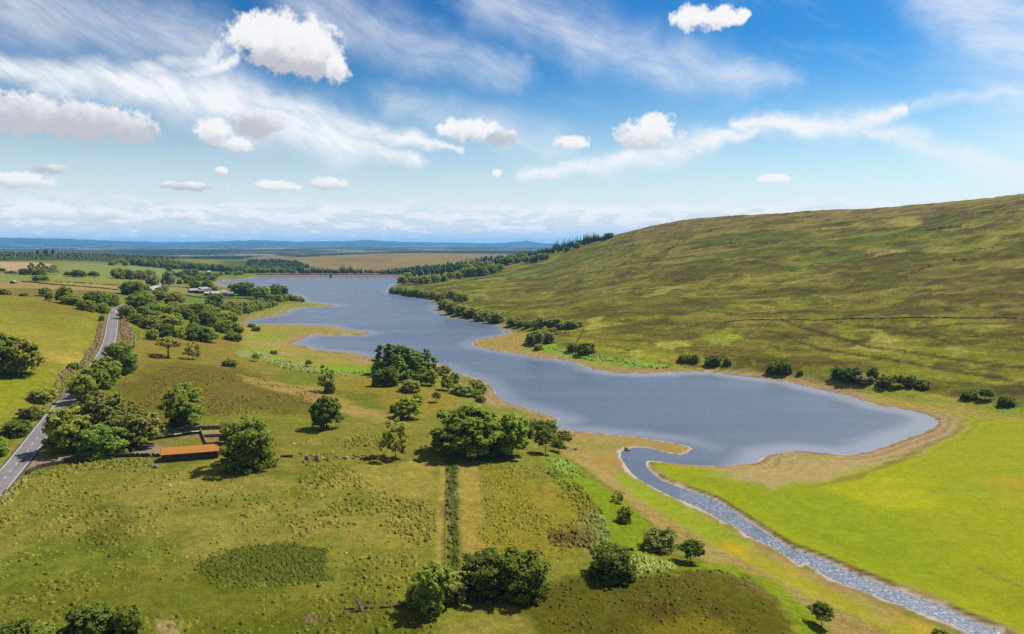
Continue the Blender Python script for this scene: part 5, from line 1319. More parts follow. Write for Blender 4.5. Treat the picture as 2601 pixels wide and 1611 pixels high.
# ---------------------------------------------------------------- buildings
M_STONE = material('rubble_stone', alb(118, 98, 84), .95, .1, .35, 2.2, bump=.6, second=alb(96, 82, 72))
M_RUST = material('orange_roof_sheet', alb(220, 146, 60), .7, .2, .22, .9, second=alb(206, 132, 54))
M_SLATE = material('slate', alb(150, 142, 140), .8, .25, .12, 1.2, second=alb(168, 160, 156))
M_ROOFP = material('pale_roof_sheet', alb(196, 188, 184), .7, .25, .1, .8, second=alb(178, 172, 170))
M_DARKW = material('dark_boarding', alb(84, 76, 74), .9, .15, .2, 1.5)
M_REDW = material('red_boarding', alb(120, 70, 62), .9, .15, .2, 1.5)
M_CREAM = material('harled_wall', alb(206, 190, 168), .9, .15, .12, 1.0, second=alb(190, 172, 150))
M_WHITE = material('white_harl', alb(228, 224, 216), .9, .15, .06, 1.0)
M_DARKG = material('window_glass', (.015, .018, .022), .15, .5, .1, 1.0)
M_WOOD = material('weathered_wood', alb(128, 104, 82), .9, .1, .3, 3.0)
M_CONC = material('concrete', alb(156, 148, 144), .9, .15, .2, 1.0, second=alb(128, 120, 118))
M_TIMB = material('dark_post', alb(70, 60, 50), .9, .1, .3, 3.0)

def frame(pl, pr):
    a, b = np.array(ground(*pl)), np.array(ground(*pr))
    d = b - a; L = math.hypot(d[0], d[1])
    return a, b, L, math.atan2(d[1], d[0])
def gable(name, label, pl, pr, deep, eave, ridge, wall, roof, over=.25, wins=(), doors=(), chims=(), cat='building', group=None, sheets=0):
    a, b, L, rz = frame(pl, pr)
    z = min(a[2], b[2], height(a[0], a[1]))
    root = put(empty(name, (a[0], a[1], z), rz), label, cat, group)
    # x along the front, y away from the viewer
    h2 = deep / 2
    prof = [(0, -1.2), (deep, -1.2), (deep, eave), (h2, ridge), (0, eave)]
    w = MB().prismx(prof, 0, L).obj('wall', wall, root)
    sl = (ridge - eave) / h2; th = .12
    for side, nm in ((1, 'front'), (-1, 'rear')):
        y_e = -over if side > 0 else deep + over
        e0, e1 = eave - sl * over + .06, ridge + .06
        n = sheets if sheets and side > 0 else 1
        if n == 1:
            pr_ = [(y_e, e0), (h2, e1), (h2, e1 + th), (y_e, e0 + th)]
            if side < 0: pr_ = pr_[::-1]
            r = MB().prismx(pr_, -over, L + over).obj('roof', roof, root)
        else:
            step = (L + 2 * over) / n; r = None
            pr_ = [(y_e, e0), (h2, e1), (h2, e1 + th), (y_e, e0 + th)]
            me = MB().prismx(pr_, 0, step - .02).mesh('roof_sheet', roof)
            for k in range(n):
                o_ = link('roof_sheet', me, root); o_.location = (-over + k * step, 0, RNG.uniform(0, .025)); r = r or o_
        if side > 0: front = r
    MB().prismx([(h2 - .14, ridge + .10), (h2 + .14, ridge + .10), (h2, ridge + .26)], -over, L + over).obj('ridge_cap', roof, root)
    for fx, z0, ww, hh in wins:
        fo = MB().box(fx * L - ww / 2 - .08, fx * L + ww / 2 + .08, -.05, -.002, z0 - .08, z0 + hh + .08).obj('window', M_WHITE, root)
        MB().box(fx * L - ww / 2, fx * L + ww / 2, -.062, -.052, z0, z0 + hh).obj('pane', M_DARKG, fo)
    for fx, ww, hh, mt in doors:
        MB().box(fx * L - ww / 2, fx * L + ww / 2, -.06, -.002, 0, hh).obj('door', mt, root)
    for fx in chims:
        ch = MB().box(fx * L - .5, fx * L + .5, h2 - .35, h2 + .35, ridge - .4, ridge + 1.1).obj('chimney', wall, root)
        MB().rings([(fx * L, h2, ridge + 1.1, .16), (fx * L, h2, ridge + 1.5, .14)]).obj('chimney_pot', M_RUST, ch)
    return root
gable('barn', 'long low rubble-stone barn with an orange sheet roof in the pasture', (411, 1175), (554, 1164), 5.8, 2.45, 3.85, M_STONE, M_RUST, .3, cat='barn', sheets=18, doors=[(.97, .5, 1.6, M_DARKW)])
FG = 'buildings of the lakeside farm'
gable('farm_shed', 'long dark shed with a pale roof at the left end of the farm', (482, 744), (505, 745), 14, 4.2, 6.6, M_DARKW, M_ROOFP, .4, group=FG, doors=[(.3, 3, 3, M_DARKW)])
gable('farm_shed', 'dark boarded lean-to shed right of the long shed at the farm', (505, 746), (519, 746), 10, 4.0, 5.4, M_DARKW, M_SLATE, .3, group=FG)
gable('farm_shed', 'shed with a white curved-looking roof at the back of the farm', (515, 741), (535, 741), 14, 5.2, 7.4, M_CONC, M_ROOFP, .4, group=FG)
gable('farm_shed', 'red-brown boarded shed with a white roof in the farm yard', (518, 751), (534, 752), 8, 3.8, 5.2, M_REDW, M_WHITE, .3, group=FG, doors=[(.3, 2.4, 2.6, M_DARKW)])
gable('stone_barn', 'cream stone barn with two dark openings beside the farm yard', (539, 752.5), (561, 753), 8, 4.4, 7.2, M_CREAM, M_ROOFP, .3, group=FG, wins=[(.3, 1.4, .9, 1.2), (.7, 1.4, .9, 1.2), (.5, 3.0, .6, .6)], cat='barn')
gable('farmhouse', 'taller cream farmhouse in the middle of the farm group', (562, 753), (578, 753.5), 8, 5.8, 9.2, M_CREAM, M_ROOFP, .3, group=FG, wins=[(.25, 1.0, .9, 1.2), (.75, 1.0, .9, 1.2), (.25, 3.7, .9, 1.1), (.75, 3.7, .9, 1.1)], doors=[(.5, 1, 2, M_DARKW)], chims=(.06, .94), cat='house')
gable('farm_shed', 'grey shed with a dark open front right of the farmhouse', (579, 753.5), (594, 754), 8, 4.4, 6.8, M_CONC, M_SLATE, .3, group=FG, doors=[(.62, 4, 3.4, M_DARKG)])
gable('farmhouse', 'old stone house half hidden by trees at the right of the farm', (584, 746), (606, 747), 9, 6.6, 10.0, M_CREAM, M_SLATE, .3, group=FG, wins=[(.2, 4.2, .9, 1.2), (.8, 4.2, .9, 1.2)], chims=(.08, .92), cat='house')
gable('cottage', 'white-roofed cottage among trees by the road, lower of two', (389, 741), (408, 740), 9, 3.6, 8.0, M_WHITE, M_ROOFP, .3, wins=[(.3, 1.0, 1, 1.1), (.7, 1.0, 1, 1.1)], chims=(.1,), cat='house', group='cottages by the road')
gable('cottage', 'white-roofed cottage among trees by the road, upper of two', (399, 728), (414, 727), 9, 3.6, 7.6, M_WHITE, M_ROOFP, .3, wins=[(.5, 1.0, 1, 1.1)], cat='house', group='cottages by the road')
gable('cottage', 'tiny white cottage in the fields left of the dam', (528, 694), (535, 694), 7, 3.2, 6.0, M_WHITE, M_ROOFP, .3, wins=[(.5, 1.0, 1, 1.1)], cat='house')
gable('cottage', 'tiny white house in front of the spruces behind the dam', (774, 693), (782, 693), 7, 3.6, 7.0, M_WHITE, M_ROOFP, .3, wins=[(.5, 1.0, 1, 1.1)], cat='house')
gable('sheep_shelter', 'small grey roofed shelter in the rough pasture at the left', (38, 721), (44, 721), 5, 2.0, 3.4, M_CONC, M_ROOFP, .3, cat='shelter')

# ---------------------------------------------------------------- walls and fences
M_DYKE = material('lichened_stone', alb(170, 150, 110), .95, .1, .3, .8)
def wall_line(px, h, th, mat, name, label, step=.7, ragged=.18, cat='wall', group=None, dens=1.0):
    P = np.array([ground(a, b) for a, b in px]); L = np.concatenate([[0], np.cumsum(np.hypot(*np.diff(P[:, :2], axis=0).T))])
    n = max(2, int(L[-1] / step)); mb = MB(); rng = np.random.default_rng(len(px) * 7 + int(px[0][0]))
    for i in range(n):
        if rng.uniform() > dens: continue
        s0, s1 = L[-1] * i / n, L[-1] * (i + 1) / n - .02
        a = np.array([np.interp(s0, L, P[:, 0]), np.interp(s0, L, P[:, 1])]); b = np.array([np.interp(s1, L, P[:, 0]), np.interp(s1, L, P[:, 1])])
        d = b - a; d /= np.linalg.norm(d) + 1e-9; nn = np.array([-d[1], d[0]]) * th / 2 * rng.uniform(.85, 1.15)
        za, zb = height(*a), height(*b); hh = h * (1 + rng.uniform(-ragged, ragged))
        c = [(*(a + nn), za - .4), (*(b + nn), zb - .4), (*(b - nn), zb - .4), (*(a - nn), za - .4), (*(a + nn * .8), za + hh), (*(b + nn * .8), zb + hh), (*(b - nn * .8), zb + hh), (*(a - nn * .8), za + hh)]
        mb.add(c, [(0, 1, 2, 3), (7, 6, 5, 4), (4, 5, 1, 0), (5, 6, 2, 1), (6, 7, 3, 2), (7, 4, 0, 3)])
    return put(mb.obj(name, mat), label, cat, group)
wall_line([(66,1206),(98,1190),(129,1183),(165,1176),(198,1173),(247,1167),(315,1161),(382,1160)], 1.15, .6, M_STONE, 'drystone_wall', 'rough drystone wall curving from the lay-by to the barn')
wall_line([(386,1160),(409,1160)], 1.0, .4, M_STONE, 'drystone_wall', 'short piece of wall joining the gatepost to the barn')
wall_line([(384,1107),(430,1098),(507,1092),(560,1090),(600,1089)], 1.5, .3, M_CONC, 'pen_wall', 'long grey back wall of the sheep pens behind the barn', 1.5, .02, group='sheep pen walls')
wall_line([(392,1115),(430,1108),(470,1102),(507,1097)], .35, 1.6, M_WHITE, 'feed_trough', 'long white concrete feed trough along the back wall of the pens', 1.5, .02, cat='trough')
wall_line([(386,1119),(430,1112),(470,1107),(509,1102)], 1.0, .12, M_TIMB, 'feed_barrier', 'dark railing in front of the white feed trough', 1.0, .05, cat='fence')
wall_line([(510,1096),(516,1112),(523,1130)], 1.2, .25, M_CONC, 'pen_wall', 'left side wall of the brown pens behind the barn', 1.2, .02, group='sheep pen walls')
wall_line([(514,1111),(546,1110),(579,1109)], 1.1, .25, M_CONC, 'pen_wall', 'wall crossing the middle of the brown pens', 1.2, .02, group='sheep pen walls')
wall_line([(578,1089),(579,1110),(581,1130)], 1.2, .25, M_CONC, 'pen_wall', 'right side wall of the brown pens beside the huge tree', 1.2, .02, group='sheep pen walls')
wall_line([(523,1131),(550,1130),(581,1130)], 1.0, .25, M_CONC, 'pen_wall', 'front wall of the brown pens just behind the barn roof', 1.2, .02, group='sheep pen walls')
wall_line([(2620,812),(2562,807),(2400,807),(2200,809),(2050,813),(1900,813),(1830,820),(1790,836)], 0.55, .8, M_DYKE, 'drystone_wall', 'long dark drystone dyke running level across the hill', 2.0, .5, dens=.95)
wall_line([(1482,838),(1474,855),(1466,868)], 1.0, .7, M_STONE, 'drystone_wall', 'short tumbled dyke running down the hill foot', 1.5, .4, dens=.8)
wall_line([(1080,736),(1130,724),(1200,712),(1280,700),(1330,686),(1380,672)], 1.2, .7, M_STONE, 'drystone_wall', 'dyke along the lower edge of the hill wood', 2.2, .3, dens=.9)
wall_line([(55,717),(100,720),(140,724),(200,728),(260,733),(300,738)], 1.2, .6, M_STONE, 'drystone_wall', 'dark dyke between the green field and the pale pasture at the left', 2.0, .2)
wall_line([(140,717),(200,719),(260,723),(310,725)], 1.0, .6, M_STONE, 'drystone_wall', 'upper dark dyke under the green field at the left', 2.0, .3, dens=.8)
wall_line([(465,750),(510,757),(560,758),(620,759),(645,762)], 1.2, .5, M_STONE, 'drystone_wall', 'grey boundary wall below the farm buildings', 2.0, .1)
wall_line([(436,729),(470,731),(484,733)], 1.2, .5, M_STONE, 'drystone_wall', 'wall above the small field left of the farm', 2.0, .1)
wall_line([(870,1547),(900,1548),(940,1545),(985,1543),(1030,1540)], .45, .5, M_STONE, 'fallen_wall', 'line of fallen stones left of the lumpy tree near the bottom', .6, .6, dens=.75)
wall_line([(770,1176),(830,1168),(880,1165),(930,1168),(1000,1166)], .5, .8, M_STONE, 'fallen_wall', 'grassy remains of an old wall below the open tree', .9, .5, dens=.55)

def pillar(px, py, w, h, label):
    g = ground(px, py); rng = np.random.default_rng(int(px))
    root = put(empty('stone_pillar', g), label, 'pillar', 'old gate pillars')
    mb = MB(); n = 9; lv = [(-.3, 1.1), (h * .25, 1.0), (h * .6, .95), (h * .9, .8), (h, .5)]
    vs = []
    for z, k in lv:
        vs += [(w / 2 * k * rng.uniform(.85, 1.1) * math.cos(6.283 * i / n), w / 2 * k * rng.uniform(.8, 1.1) * math.sin(6.283 * i / n), z) for i in range(n)]
    mb.add(vs, [(j * n + i, j * n + (i + 1) % n, (j + 1) * n + (i + 1) % n, (j + 1) * n + i) for j in range(len(lv) - 1) for i in range(n)] + [tuple(4 * n + i for i in range(n))])
    mb.obj('shaft', M_CONC, root)
    MB().rock((w * .5, -w * .2, .1), w * .35, rng).obj('base_stone', M_CONC, root)
pillar(779, 1172, 1.5, 2.0, 'left and thicker of two grey stone pillars on the old wall line')
pillar(805, 1170, 1.3, 2.0, 'right grey stone pillar of two on the old wall line')
def boulder(px, py, r, label, mat=None):
    g = ground(px, py); mb = MB(); mb.rock((0, 0, r * .35), r, np.random.default_rng(int(px * 3)))
    o = mb.obj('boulder', mat or M_CONC); o.location = g
    put(o, label, 'rock', 'loose pale stones')
boulder(820, 1166, .6, 'pale stone just right of the two pillars', M_WHITE)
boulder(881, 1165, .8, 'pale stone on the old wall between the pillars and the open tree', M_CREAM)
boulder(928, 1166, .9, 'greyish stone on the old wall near the open tree')
boulder(746, 1130, .5, 'small white stone in the grass above the old wall', M_WHITE)
boulder(1594, 1143, 1.3, 'pale rock at the bend where the stream meets the flat', M_CREAM)
boulder(1462, 1143, .8, 'small rock on the bare mud by the shore trees')
boulder(396, 1188, 1.0, 'flat grey stones in the grass before the barn')
mb = MB(); mb.box(-1.9, 1.9, -.45, .45, .25, .75); g = ground(729, 1161)
tr = put(empty('feeder', g, .1), 'low brown wooden feed trough right of the huge tree', 'trough')
mb.obj('trough_body', M_WOOD, tr)
for lx in (-1.5, 1.5): MB().box(lx - .1, lx + .1, -.4, .4, -.2, .25).obj('leg', M_TIMB, tr)
# dead stump with bare twigs
g = ground(912, 1551); st = put(empty('dead_stump', g), 'grey dead tree stump with bare snapped twigs near the bottom', 'stump')
mb = MB(); limb(mb, (.6, 0, -.3), (.1, 0, 1.2), .5, .32); limb(mb, (.1, 0, 1.2), (-.6, .1, 2.2), .32, .16); mb.obj('trunk', M_CONC, st)
rng = np.random.default_rng(5); mb = MB()
for k in range(12):
    a = np.array([-.5 + rng.uniform(-.2, .6), .1, 1.4 + rng.uniform(0, .8)]); limb(mb, a, a + np.array([rng.uniform(-.9, .5), rng.uniform(-.6, .6), rng.uniform(.2, 1.1)]), .05, .015, 4)
mb.obj('twigs', M_CONC, st)

def fence(px, label, spacing=5.0, wires=(0.5, 0.95), h=1.2, group='post and wire fences'):
    P = np.array([ground(a, b) for a, b in px]); L = np.concatenate([[0], np.cumsum(np.hypot(*np.diff(P[:, :2], axis=0).T))])
    root = put(empty('wire_fence', P[0]), label, 'fence', group)
    pm = MB().box(-.07, .07, -.07, .07, -.3, h).mesh('post', M_TIMB)
    n = int(L[-1] / spacing); pts = []
    for i in range(n + 1):
        s = L[-1] * i / max(1, n); x, y = np.interp(s, L, P[:, 0]), np.interp(s, L, P[:, 1]); z = height(x, y)
        o = link('post', pm, root); o.location = (x - P[0][0], y - P[0][1], z - P[0][2]); pts.append((x - P[0][0], y - P[0][1], z - P[0][2]))
    for wz in wires:
        mb = MB()
        for a, b in zip(pts[:-1], pts[1:]): limb(mb, (a[0], a[1], a[2] + wz), (b[0], b[1], b[2] + wz), .012, .012, 3)
        mb.obj('wire', M_TIMB, root)
fence([(700,1131),(800,1126),(880,1123),(960,1120),(1040,1112),(1100,1108)], 'post and wire fence crossing the pasture right of the huge tree')
fence([(-10,1300),(20,1276),(45,1245),(66,1215),(75,1206)], 'post and wire fence between road verge and near field', 3.5)
fence([(316,980),(330,920),(338,885),(342,860)], 'post and wire fence along the field side of the purple bank')
fence([(1128,1440),(1130,1350),(1133,1260),(1135,1175)], 'thin fence along the left side of the straight drain', 4.0)
def pole(px, py, hpx, label, name='telegraph_pole', r=.13, arm=True, lean=0.0, cat='pole'):
    g = ground(px, py); h = hpx * depth(g) / FPX
    root = put(empty(name, g), label, cat)
    root.rotation_euler = (0, lean, 0)
    MB().rings([(0, 0, -.5, r), (0, 0, h, r * .75)]).obj('shaft', M_WOOD, root)
    if arm: MB().box(-.7, .7, -.05, .05, h - .5, h - .38).obj('crossarm', M_WOOD, root)
pole(296, 955, 46, 'wooden telegraph pole standing before the round dark tree at the bend')
pole(196, 1012, 24, 'leaning bare pole in the bright green roadside row', 'bare_pole', .1, False, .6)
pole(126, 1072, 12, 'short dark marker post at the right edge of the road', 'marker_post', .16, False)
pole(301, 955, 7, 'short white post in the field right of the telegraph pole', 'white_post', .14, False)
pole(386, 1162, 7, 'dark gatepost at the end of the drystone wall by the barn', 'gatepost', .18, False)

# ---------------------------------------------------------------- dam and valve tower
M_BRICK = material('red_pitching', alb(170, 140, 120), .9, .15, .15, .3, second=alb(156, 128, 110))
M_DAMTOP = material('dam_grass', alb(140, 128, 72), .95, .1, .2, .3)
da, db_ = np.array(ray_plane(655, 703.2, 0)), np.array(ray_plane(1062, 703.2, 0))
L = float(np.linalg.norm(db_ - da)); rz = math.atan2(*(db_ - da)[::-1])
dam = put(empty('dam', (da[0], da[1], 0), rz), 'long straight reservoir dam faced with reddish stone at the far end of the water', 'dam')
MB().prismx([(-4, -3), (26, -3), (26, -.5), (15, 5.0), (10.5, 5.0), (3, 1.6)], -8, L + 8).obj('embankment', M_BRICK, dam)
MB().prismx([(9.8, 5.02), (10.5, 5.02), (10.5, 6.1), (9.8, 6.1)], -8, L + 8).obj('parapet', M_STONE, dam)
MB().prismx([(10.6, 5.02), (15, 5.02), (15, 5.1), (10.6, 5.1)], -8, L + 8).obj('crest_road', M_DAMTOP, dam)
tx, ty = ray_plane(840.5, 705, 0)
tw = put(empty('valve_tower', (tx, ty, 0)), 'dark round valve tower with a pale cap standing in the water by the dam', 'tower')
M_TOW = material('tower_stone', alb(96, 84, 88), .9, .1, .2, .6)
MB().rings([(0, 0, -4, 2.6), (0, 0, 4.2, 2.3), (0, 0, 5.4, 3.9)]).obj('shaft', M_TOW, tw, True)
MB().rings([(0, 0, 5.42, 4.1), (0, 0, 7.4, 4.1)]).obj('drum', M_CONC, tw)
MB().rings([(0, 0, 7.42, 4.4), (0, 0, 8.3, 3.4), (0, 0, 9.0, 1.6), (0, 0, 9.4, .2)]).obj('cap', M_SLATE, tw, True)
MB().box(3.9, 5.0, 0, 22, 5.2, 5.45).obj('footbridge', M_TOW, tw)

# ---------------------------------------------------------------- rough vegetation, nobody could count it
TM = material('tussock', (1, 1, 1), .95, .1, .25, .8, attr='tint')
def tussocks(pts, n, wmin, wmax, hk, cols, name, label, seed, brk=None, cat='grass', tone=1.18, blend=.66):
    rng = np.random.default_rng(seed); P = poly_px(pts); lo, hi = P.min(0), P.max(0)
    Q = rng.uniform(lo, hi, (n * 12, 2)); _, ins = seg_dist(Q[:, 0], Q[:, 1], P); Q = Q[ins]
    if brk: Q = Q[fbm(Q[:, 0], Q[:, 1], brk[0], 3, seed) + rng.normal(0, .03, len(Q)) > brk[1]]
    Q = Q[:n]; m = len(Q)
    if m == 0: return
    z = heights(Q[:, 0], Q[:, 1]); w = wmin * .7 + (wmax * 1.35 - wmin * .7) * rng.uniform(0, 1, m) ** 2.2; h = w * hk * .7 * rng.uniform(.6, 1.4, m)
    u_ = np.clip(np.round(np.interp(np.arctan2(Q[:, 0], Q[:, 1]), AZ, np.arange(NA))).astype(int), 0, NA - 1)
    v_ = np.clip(np.round(np.interp(.5 * np.log((Q ** 2).sum(1)), LD, np.arange(ND))).astype(int), 0, ND - 1)
    own = np.array([alb(*c) for c in cols])[rng.integers(0, len(cols), m)]
    tint = tone * (own * (1 - blend) + COL[v_, u_] * blend) * rng.uniform(.8, 1.25, (m, 1))
    k = 6; ang = np.arange(k) * 2 * math.pi / k + rng.uniform(0, 6.283, (m, 1)); rings = []
    for f, q in ((-.15, 1.15), (.5, .8), (1.0, .22)):          # a shaggy low clump
        rj = w[:, None] * .5 * q * rng.uniform(.6, 1.3, (m, k)); zj = h[:, None] * f * rng.uniform(.75, 1.25, (m, k))
        rings.append(np.stack([Q[:, 0, None] + rj * np.cos(ang), Q[:, 1, None] + rj * np.sin(ang), z[:, None] + zj], -1))
    V = np.stack(rings, 1).reshape(-1, 3); F = []
    for j in range(2):
        a_ = (np.arange(m)[:, None] * 3 + j) * k + np.arange(k); b_ = (np.arange(m)[:, None] * 3 + j) * k + (np.arange(k) + 1) % k
        F.append(np.stack([a_, b_, b_ + k, a_ + k], -1).reshape(-1, 4))
    o6 = (np.arange(m) * 3 + 2) * k
    F.append(np.stack([o6, o6 + 1, o6 + 2, o6 + 3], -1)); F.append(np.stack([o6, o6 + 3, o6 + 4, o6 + 5], -1))
    Cc = np.repeat(tint, 3 * k, 0) * rng.uniform(.85, 1.15, (m * 3 * k, 1))
    put(link(name, mesh_np(name, V, np.vstack(F), TM, False, Cc)), label, cat, None, 'stuff')
RUSH = [(112, 104, 36), (126, 114, 44), (96, 92, 28), (140, 124, 56)]
GREEN = [(128, 132, 40), (112, 120, 32), (140, 140, 48)]
tussocks([(-150,1640),(-60,1330),(60,1225),(260,1190),(640,1215),(760,1190),(1100,1280),(1100,1640)], 3400, .35, 1.1, .55, RUSH, 'rushes', 'clumps of brown-green rushes over the near field', 401, (13, .56))
tussocks([(740,1300),(770,1180),(880,1180),(960,1240),(1110,1300),(1110,1420),(960,1330),(860,1340)], 2000, .5, 1.1, .6, GREEN + RUSH[:2], 'rushes', 'thick rushes spreading below the old wall', 402, (9, .42))
tussocks([(-150,1640),(60,1225),(640,1215),(1100,1280),(1100,1640)], 2200, .25, .8, .5, GREEN, 'rough_grass', 'short tufts of green grass over the near field', 403, (20, .40))
tussocks([(1220,1180),(1420,1190),(1500,1330),(1400,1450),(1220,1450)], 2600, .35, .8, .55, [(160, 142, 46), (146, 136, 44), (124, 112, 40)], 'rough_grass', 'straw-coloured tufts on the pasture right of the drain', 404, (10, .45))
tussocks([(1390,1200),(1440,1200),(1530,1300),(1540,1340),(1500,1390),(1400,1390),(1390,1340),(1480,1330),(1470,1290)], 900, .6, 1.3, .7, [(104, 84, 40), (116, 98, 44)], 'rushes', 'brown rushes along the edge of the terrace', 405, (6, .42))
tussocks([(1380,1480),(1600,1460),(1900,1460),(2040,1640),(1400,1680)], 1300, .3, .8, .5, [(96, 78, 14), (98, 88, 20), (110, 96, 30), (78, 82, 16)], 'moor_grass', 'dark moor grass on the terrace in the lower right', 406, (9, .42))
tussocks([(1470,1305),(1530,1312),(1552,1360),(1510,1400),(1460,1385)], 700, .5, 1.1, .8, [(128, 142, 80), (136, 150, 90)], 'reeds', 'patch of pale grey-green reeds left of the domed willow', 407, None)
tussocks([(1560,1412),(1640,1412),(1720,1440),(1690,1458),(1590,1452)], 700, .5, 1.0, .8, [(172, 182, 92), (156, 168, 74)], 'reeds', 'patch of silvery long grass right of the big dark bush', 408, None)
tussocks([(1385,1165),(1440,1172),(1490,1212),(1450,1216),(1405,1190)], 500, .5, 1.1, .8, [(144, 166, 72), (132, 160, 48)], 'reeds', 'patch of bright reeds on the green below the shore trees', 409, None)
tussocks([(330,1070),(420,930),(620,945),(800,995),(830,1040),(640,1050)], 4200, .5, 1.2, .5, [(120, 98, 38), (104, 86, 30), (140, 116, 54)], 'moor_grass', 'brown moor grass on the slope behind the barn', 410, (12, .46))
tussocks([(640,1190),(900,1110),(1090,1100),(1110,1170),(900,1165)], 1600, .5, 1.2, .6, RUSH + GREEN, 'rushes', 'tufts of rush along the old wall by the open tree', 411, (9, .5))
tussocks([(640,892),(760,922),(860,945),(930,945),(880,955),(760,945),(650,910)], 1600, .8, 1.6, .7, [(150, 164, 92), (138, 156, 72)], 'reeds', 'belt of pale reeds behind the drawdown flat at the left', 412, (14, .4))
tussocks([(1380,880),(1500,902),(1640,926),(1760,934),(1640,936),(1500,916)], 1500, .8, 1.6, .6, [(156, 178, 80), (132, 164, 48)], 'reeds', 'belt of bright reeds under the hill across the water', 413, (14, .4))
for a in [([(252,818),(266,822),(256,870),(244,892),(218,932),(170,952),(140,992),(130,990),(155,945),(205,920),(236,880),(246,850)], 1500, 'strip of purple willowherb on the left verge of the road', 414),
          ([(308,800),(322,812),(334,832),(336,872),(322,878),(310,866),(306,840)], 1100, 'bank of purple willowherb right of the far stretch of road', 415),
          ([(662,772),(690,764),(693,767),(668,775)], 260, 'strip of pink flowers on the point beyond the farm', 416)]:
    tussocks(a[0], a[1], .7, 1.3, .9, [(150, 112, 104), (140, 116, 90), (122, 122, 60), (112, 124, 50), (160, 104, 116)] if a[3] != 416 else [(206, 70, 140), (190, 80, 130)], 'flowering_willowherb', a[2], a[3], None, 'flowers', blend=.15)
tussocks([(128,990),(175,945),(225,940),(180,990),(140,1030),(110,1040)], 700, .6, 1.2, .8, [(118, 128, 60), (140, 120, 90), (104, 118, 44)], 'verge_growth', 'tall mixed growth on the left verge of the road', 417)
tussocks([(-30,1300),(10,1262),(50,1225),(70,1212),(60,1235),(20,1285)], 420, .6, 1.3, .9, [(110, 120, 40), (150, 150, 90), (96, 104, 30)], 'verge_growth', 'tangled weeds along the fence at the lower left of the road', 418)
tussocks([(60,1215),(130,1190),(250,1172),(380,1168),(390,1186),(250,1192),(120,1210)], 900, .6, 1.2, .7, RUSH + GREEN, 'verge_growth', 'rough growth along the foot of the drystone wall', 419)
tussocks([(336,832),(360,850),(350,880),(338,872)], 300, .7, 1.4, .8, [(96, 150, 70), (110, 150, 60)], 'bracken', 'fresh green bracken beside the purple bank', 420)

tussocks([(1137,1166),(1160,1166),(1168,1480),(1140,1480)], 380, .5, 1.2, .7, [(96, 112, 36), (112, 124, 48), (84, 100, 30)], 'ditch_growth', 'rank dark growth filling the straight drain', 421, None, tone=1.0)
tussocks([(480,1432),(560,1395),(700,1380),(830,1395),(830,1470),(700,1490),(560,1500)], 2200, .4, .9, .5, [(88, 94, 20), (98, 102, 26), (80, 88, 18)], 'rushes', 'dense bed of dark tufts in the middle of the near field', 422, None)
# rubble heap and a few sheep by the farm
rng = np.random.default_rng(9); g = ground(620, 765)
mb = MB()
for k in range(26):
    x, y = rng.uniform(-22, 22), rng.normal(0, 2.5); mb.rock((x, y + x * .25, height(g[0] + x, g[1] + y + x * .25) - g[2] + .3), rng.uniform(.5, 1.3), rng)
o = mb.obj('rubble_heap', M_CREAM); o.location = g; put(o, 'heap of pale rubble below the trees right of the farm', 'rubble', None, 'stuff')
M_WOOL = material('wool', alb(226, 220, 206), .95, .05, .1, 6.0)
M_FACE = material('sheep_face', (.03, .028, .025), .9, .1, .1, 6.0)
def sheep_mesh():
    mb = MB(); n = 10; R = [(-.55, .12, .62), (-.48, .28, .64), (-.2, .36, .62), (.15, .36, .62), (.42, .30, .66), (.55, .14, .74)]
    vs = []
    for x, r, z in R: vs += [(x, r * math.cos(6.283 * i / n), z + r * .9 * math.sin(6.283 * i / n)) for i in range(n)]
    mb.add(vs, [(j * n + i, j * n + (i + 1) % n, (j + 1) * n + (i + 1) % n, (j + 1) * n + i) for j in range(5) for i in range(n)] + [tuple(range(n - 1, -1, -1)), tuple(5 * n + i for i in range(n))])
    return mb.mesh('fleece', M_WOOL, True)
FL = sheep_mesh()
hm2 = MB(); limb(hm2, (.5, 0, .78), (.70, 0, .86), .13, .12, 7); limb(hm2, (.70, 0, .86), (.88, 0, .72), .12, .07, 7); limb(hm2, (.66, .08, .93), (.60, .2, .92), .05, .02, 4); limb(hm2, (.66, -.08, .93), (.60, -.2, .92), .05, .02, 4)
HD = hm2.mesh('head', M_FACE)
lm = MB(); limb(lm, (0, 0, .45), (.02, 0, .25), .06, .045, 5); limb(lm, (.02, 0, .25), (0, 0, 0), .045, .04, 5); LG = lm.mesh('leg', M_FACE)
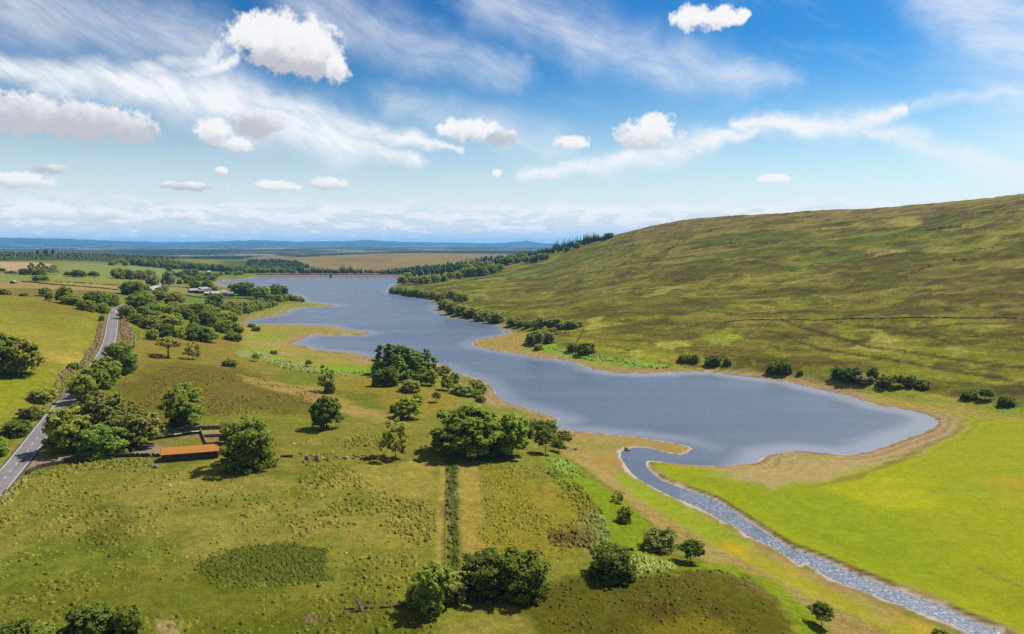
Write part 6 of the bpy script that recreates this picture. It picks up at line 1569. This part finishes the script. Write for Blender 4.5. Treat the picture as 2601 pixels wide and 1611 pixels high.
for i, (px, py, lb) in enumerate([(484,764,'sheep grazing at the left of the green field below the farm'), (499,768,'sheep in the middle of the green field below the farm'), (523,761,'sheep close under the farm wall on the green field'), (452,745,'sheep in the small pale field left of the farm'), (468,742,'sheep nearer the long shed in the small pale field'),
                                  (170,727,'sheep at the left of the pale pasture behind the brow'), (206,730,'sheep in the middle of the pale pasture behind the brow'), (248,735,'sheep at the right of the pale pasture behind the brow')]):
    g = ground(px, py); r = put(empty('sheep', g, i * 1.3, (1.1, 1.1, 1.1)), lb, 'sheep', 'sheep in the far fields')
    link('fleece', FL, r); link('head', HD, r)
    for lx in (-.36, .34):
        for ly in (-.17, .17):
            o = link('leg', LG, r); o.location = (lx, ly, 0)

# ---------------------------------------------------------------- crags and peat scars on the hill
M_CRAG = material('crag_rock', alb(96, 84, 66), .95, .1, .35, .5, bump=.5, second=alb(74, 64, 50))
def crag(p0, p1, n, r, label):
    rng = np.random.default_rng(int(p0[0] + p0[1])); a, b = np.array(ground(*p0)), np.array(ground(*p1)); mb = MB()
    for k in range(n):
        f = rng.uniform(); q = a + (b - a) * f + np.array([rng.normal(0, r * 1.2), rng.normal(0, r * 1.2), 0]); rr = r * rng.uniform(.4, 1.2)
        mb.rock((q[0] - a[0], q[1] - a[1], height(q[0], q[1]) - a[2] - rr * .25), rr, rng, .6)
    o = mb.obj('rock_outcrop', M_CRAG); o.location = a
    put(o, label, 'rock', 'crags of the long hill')
crag((1582,670), (1606,664), 26, 1.7, 'dark crag under a green knoll left of the middle of the hill')
crag((1640,656), (1664,653), 20, 1.6, 'small dark scar right of the knoll on the hill')
crag((1770,572), (1786,570), 16, 1.8, 'crag just below the skyline at the left of the hill')
crag((1795,592), (1812,584), 20, 1.8, 'broken crag under the skyline one on the left of the hill')
crag((1690,640), (1725,622), 22, 1.6, 'line of broken rock slanting across the upper left of the hill')
crag((1830,612), (1880,616), 24, 1.5, 'low rock band across the upper middle of the hill')
crag((2350,585), (2460,574), 40, 1.6, 'longest dark crag band high on the right of the hill')
crag((2450,542), (2520,538), 26, 1.5, 'rock band just under the skyline at the right edge')
crag((2195,648), (2235,640), 30, 1.4, 'grey scree patch in the middle right of the hill')
crag((2320,694), (2365,672), 60, 1.2, 'curved peat scar in the middle right of the hill')
crag((2415,662), (2470,656), 26, 1.3, 'rocky ground right of the curved peat scar')
crag((2480,632), (2530,630), 22, 1.3, 'rocks around a grassy hollow near the right edge of the hill')
crag((2030,540), (2070,538), 14, 1.6, 'flat-topped crag standing on the skyline of the hill')
crag((1570,888), (1605,892), 14, .9, 'short dark bank of broken peat above the far shore')
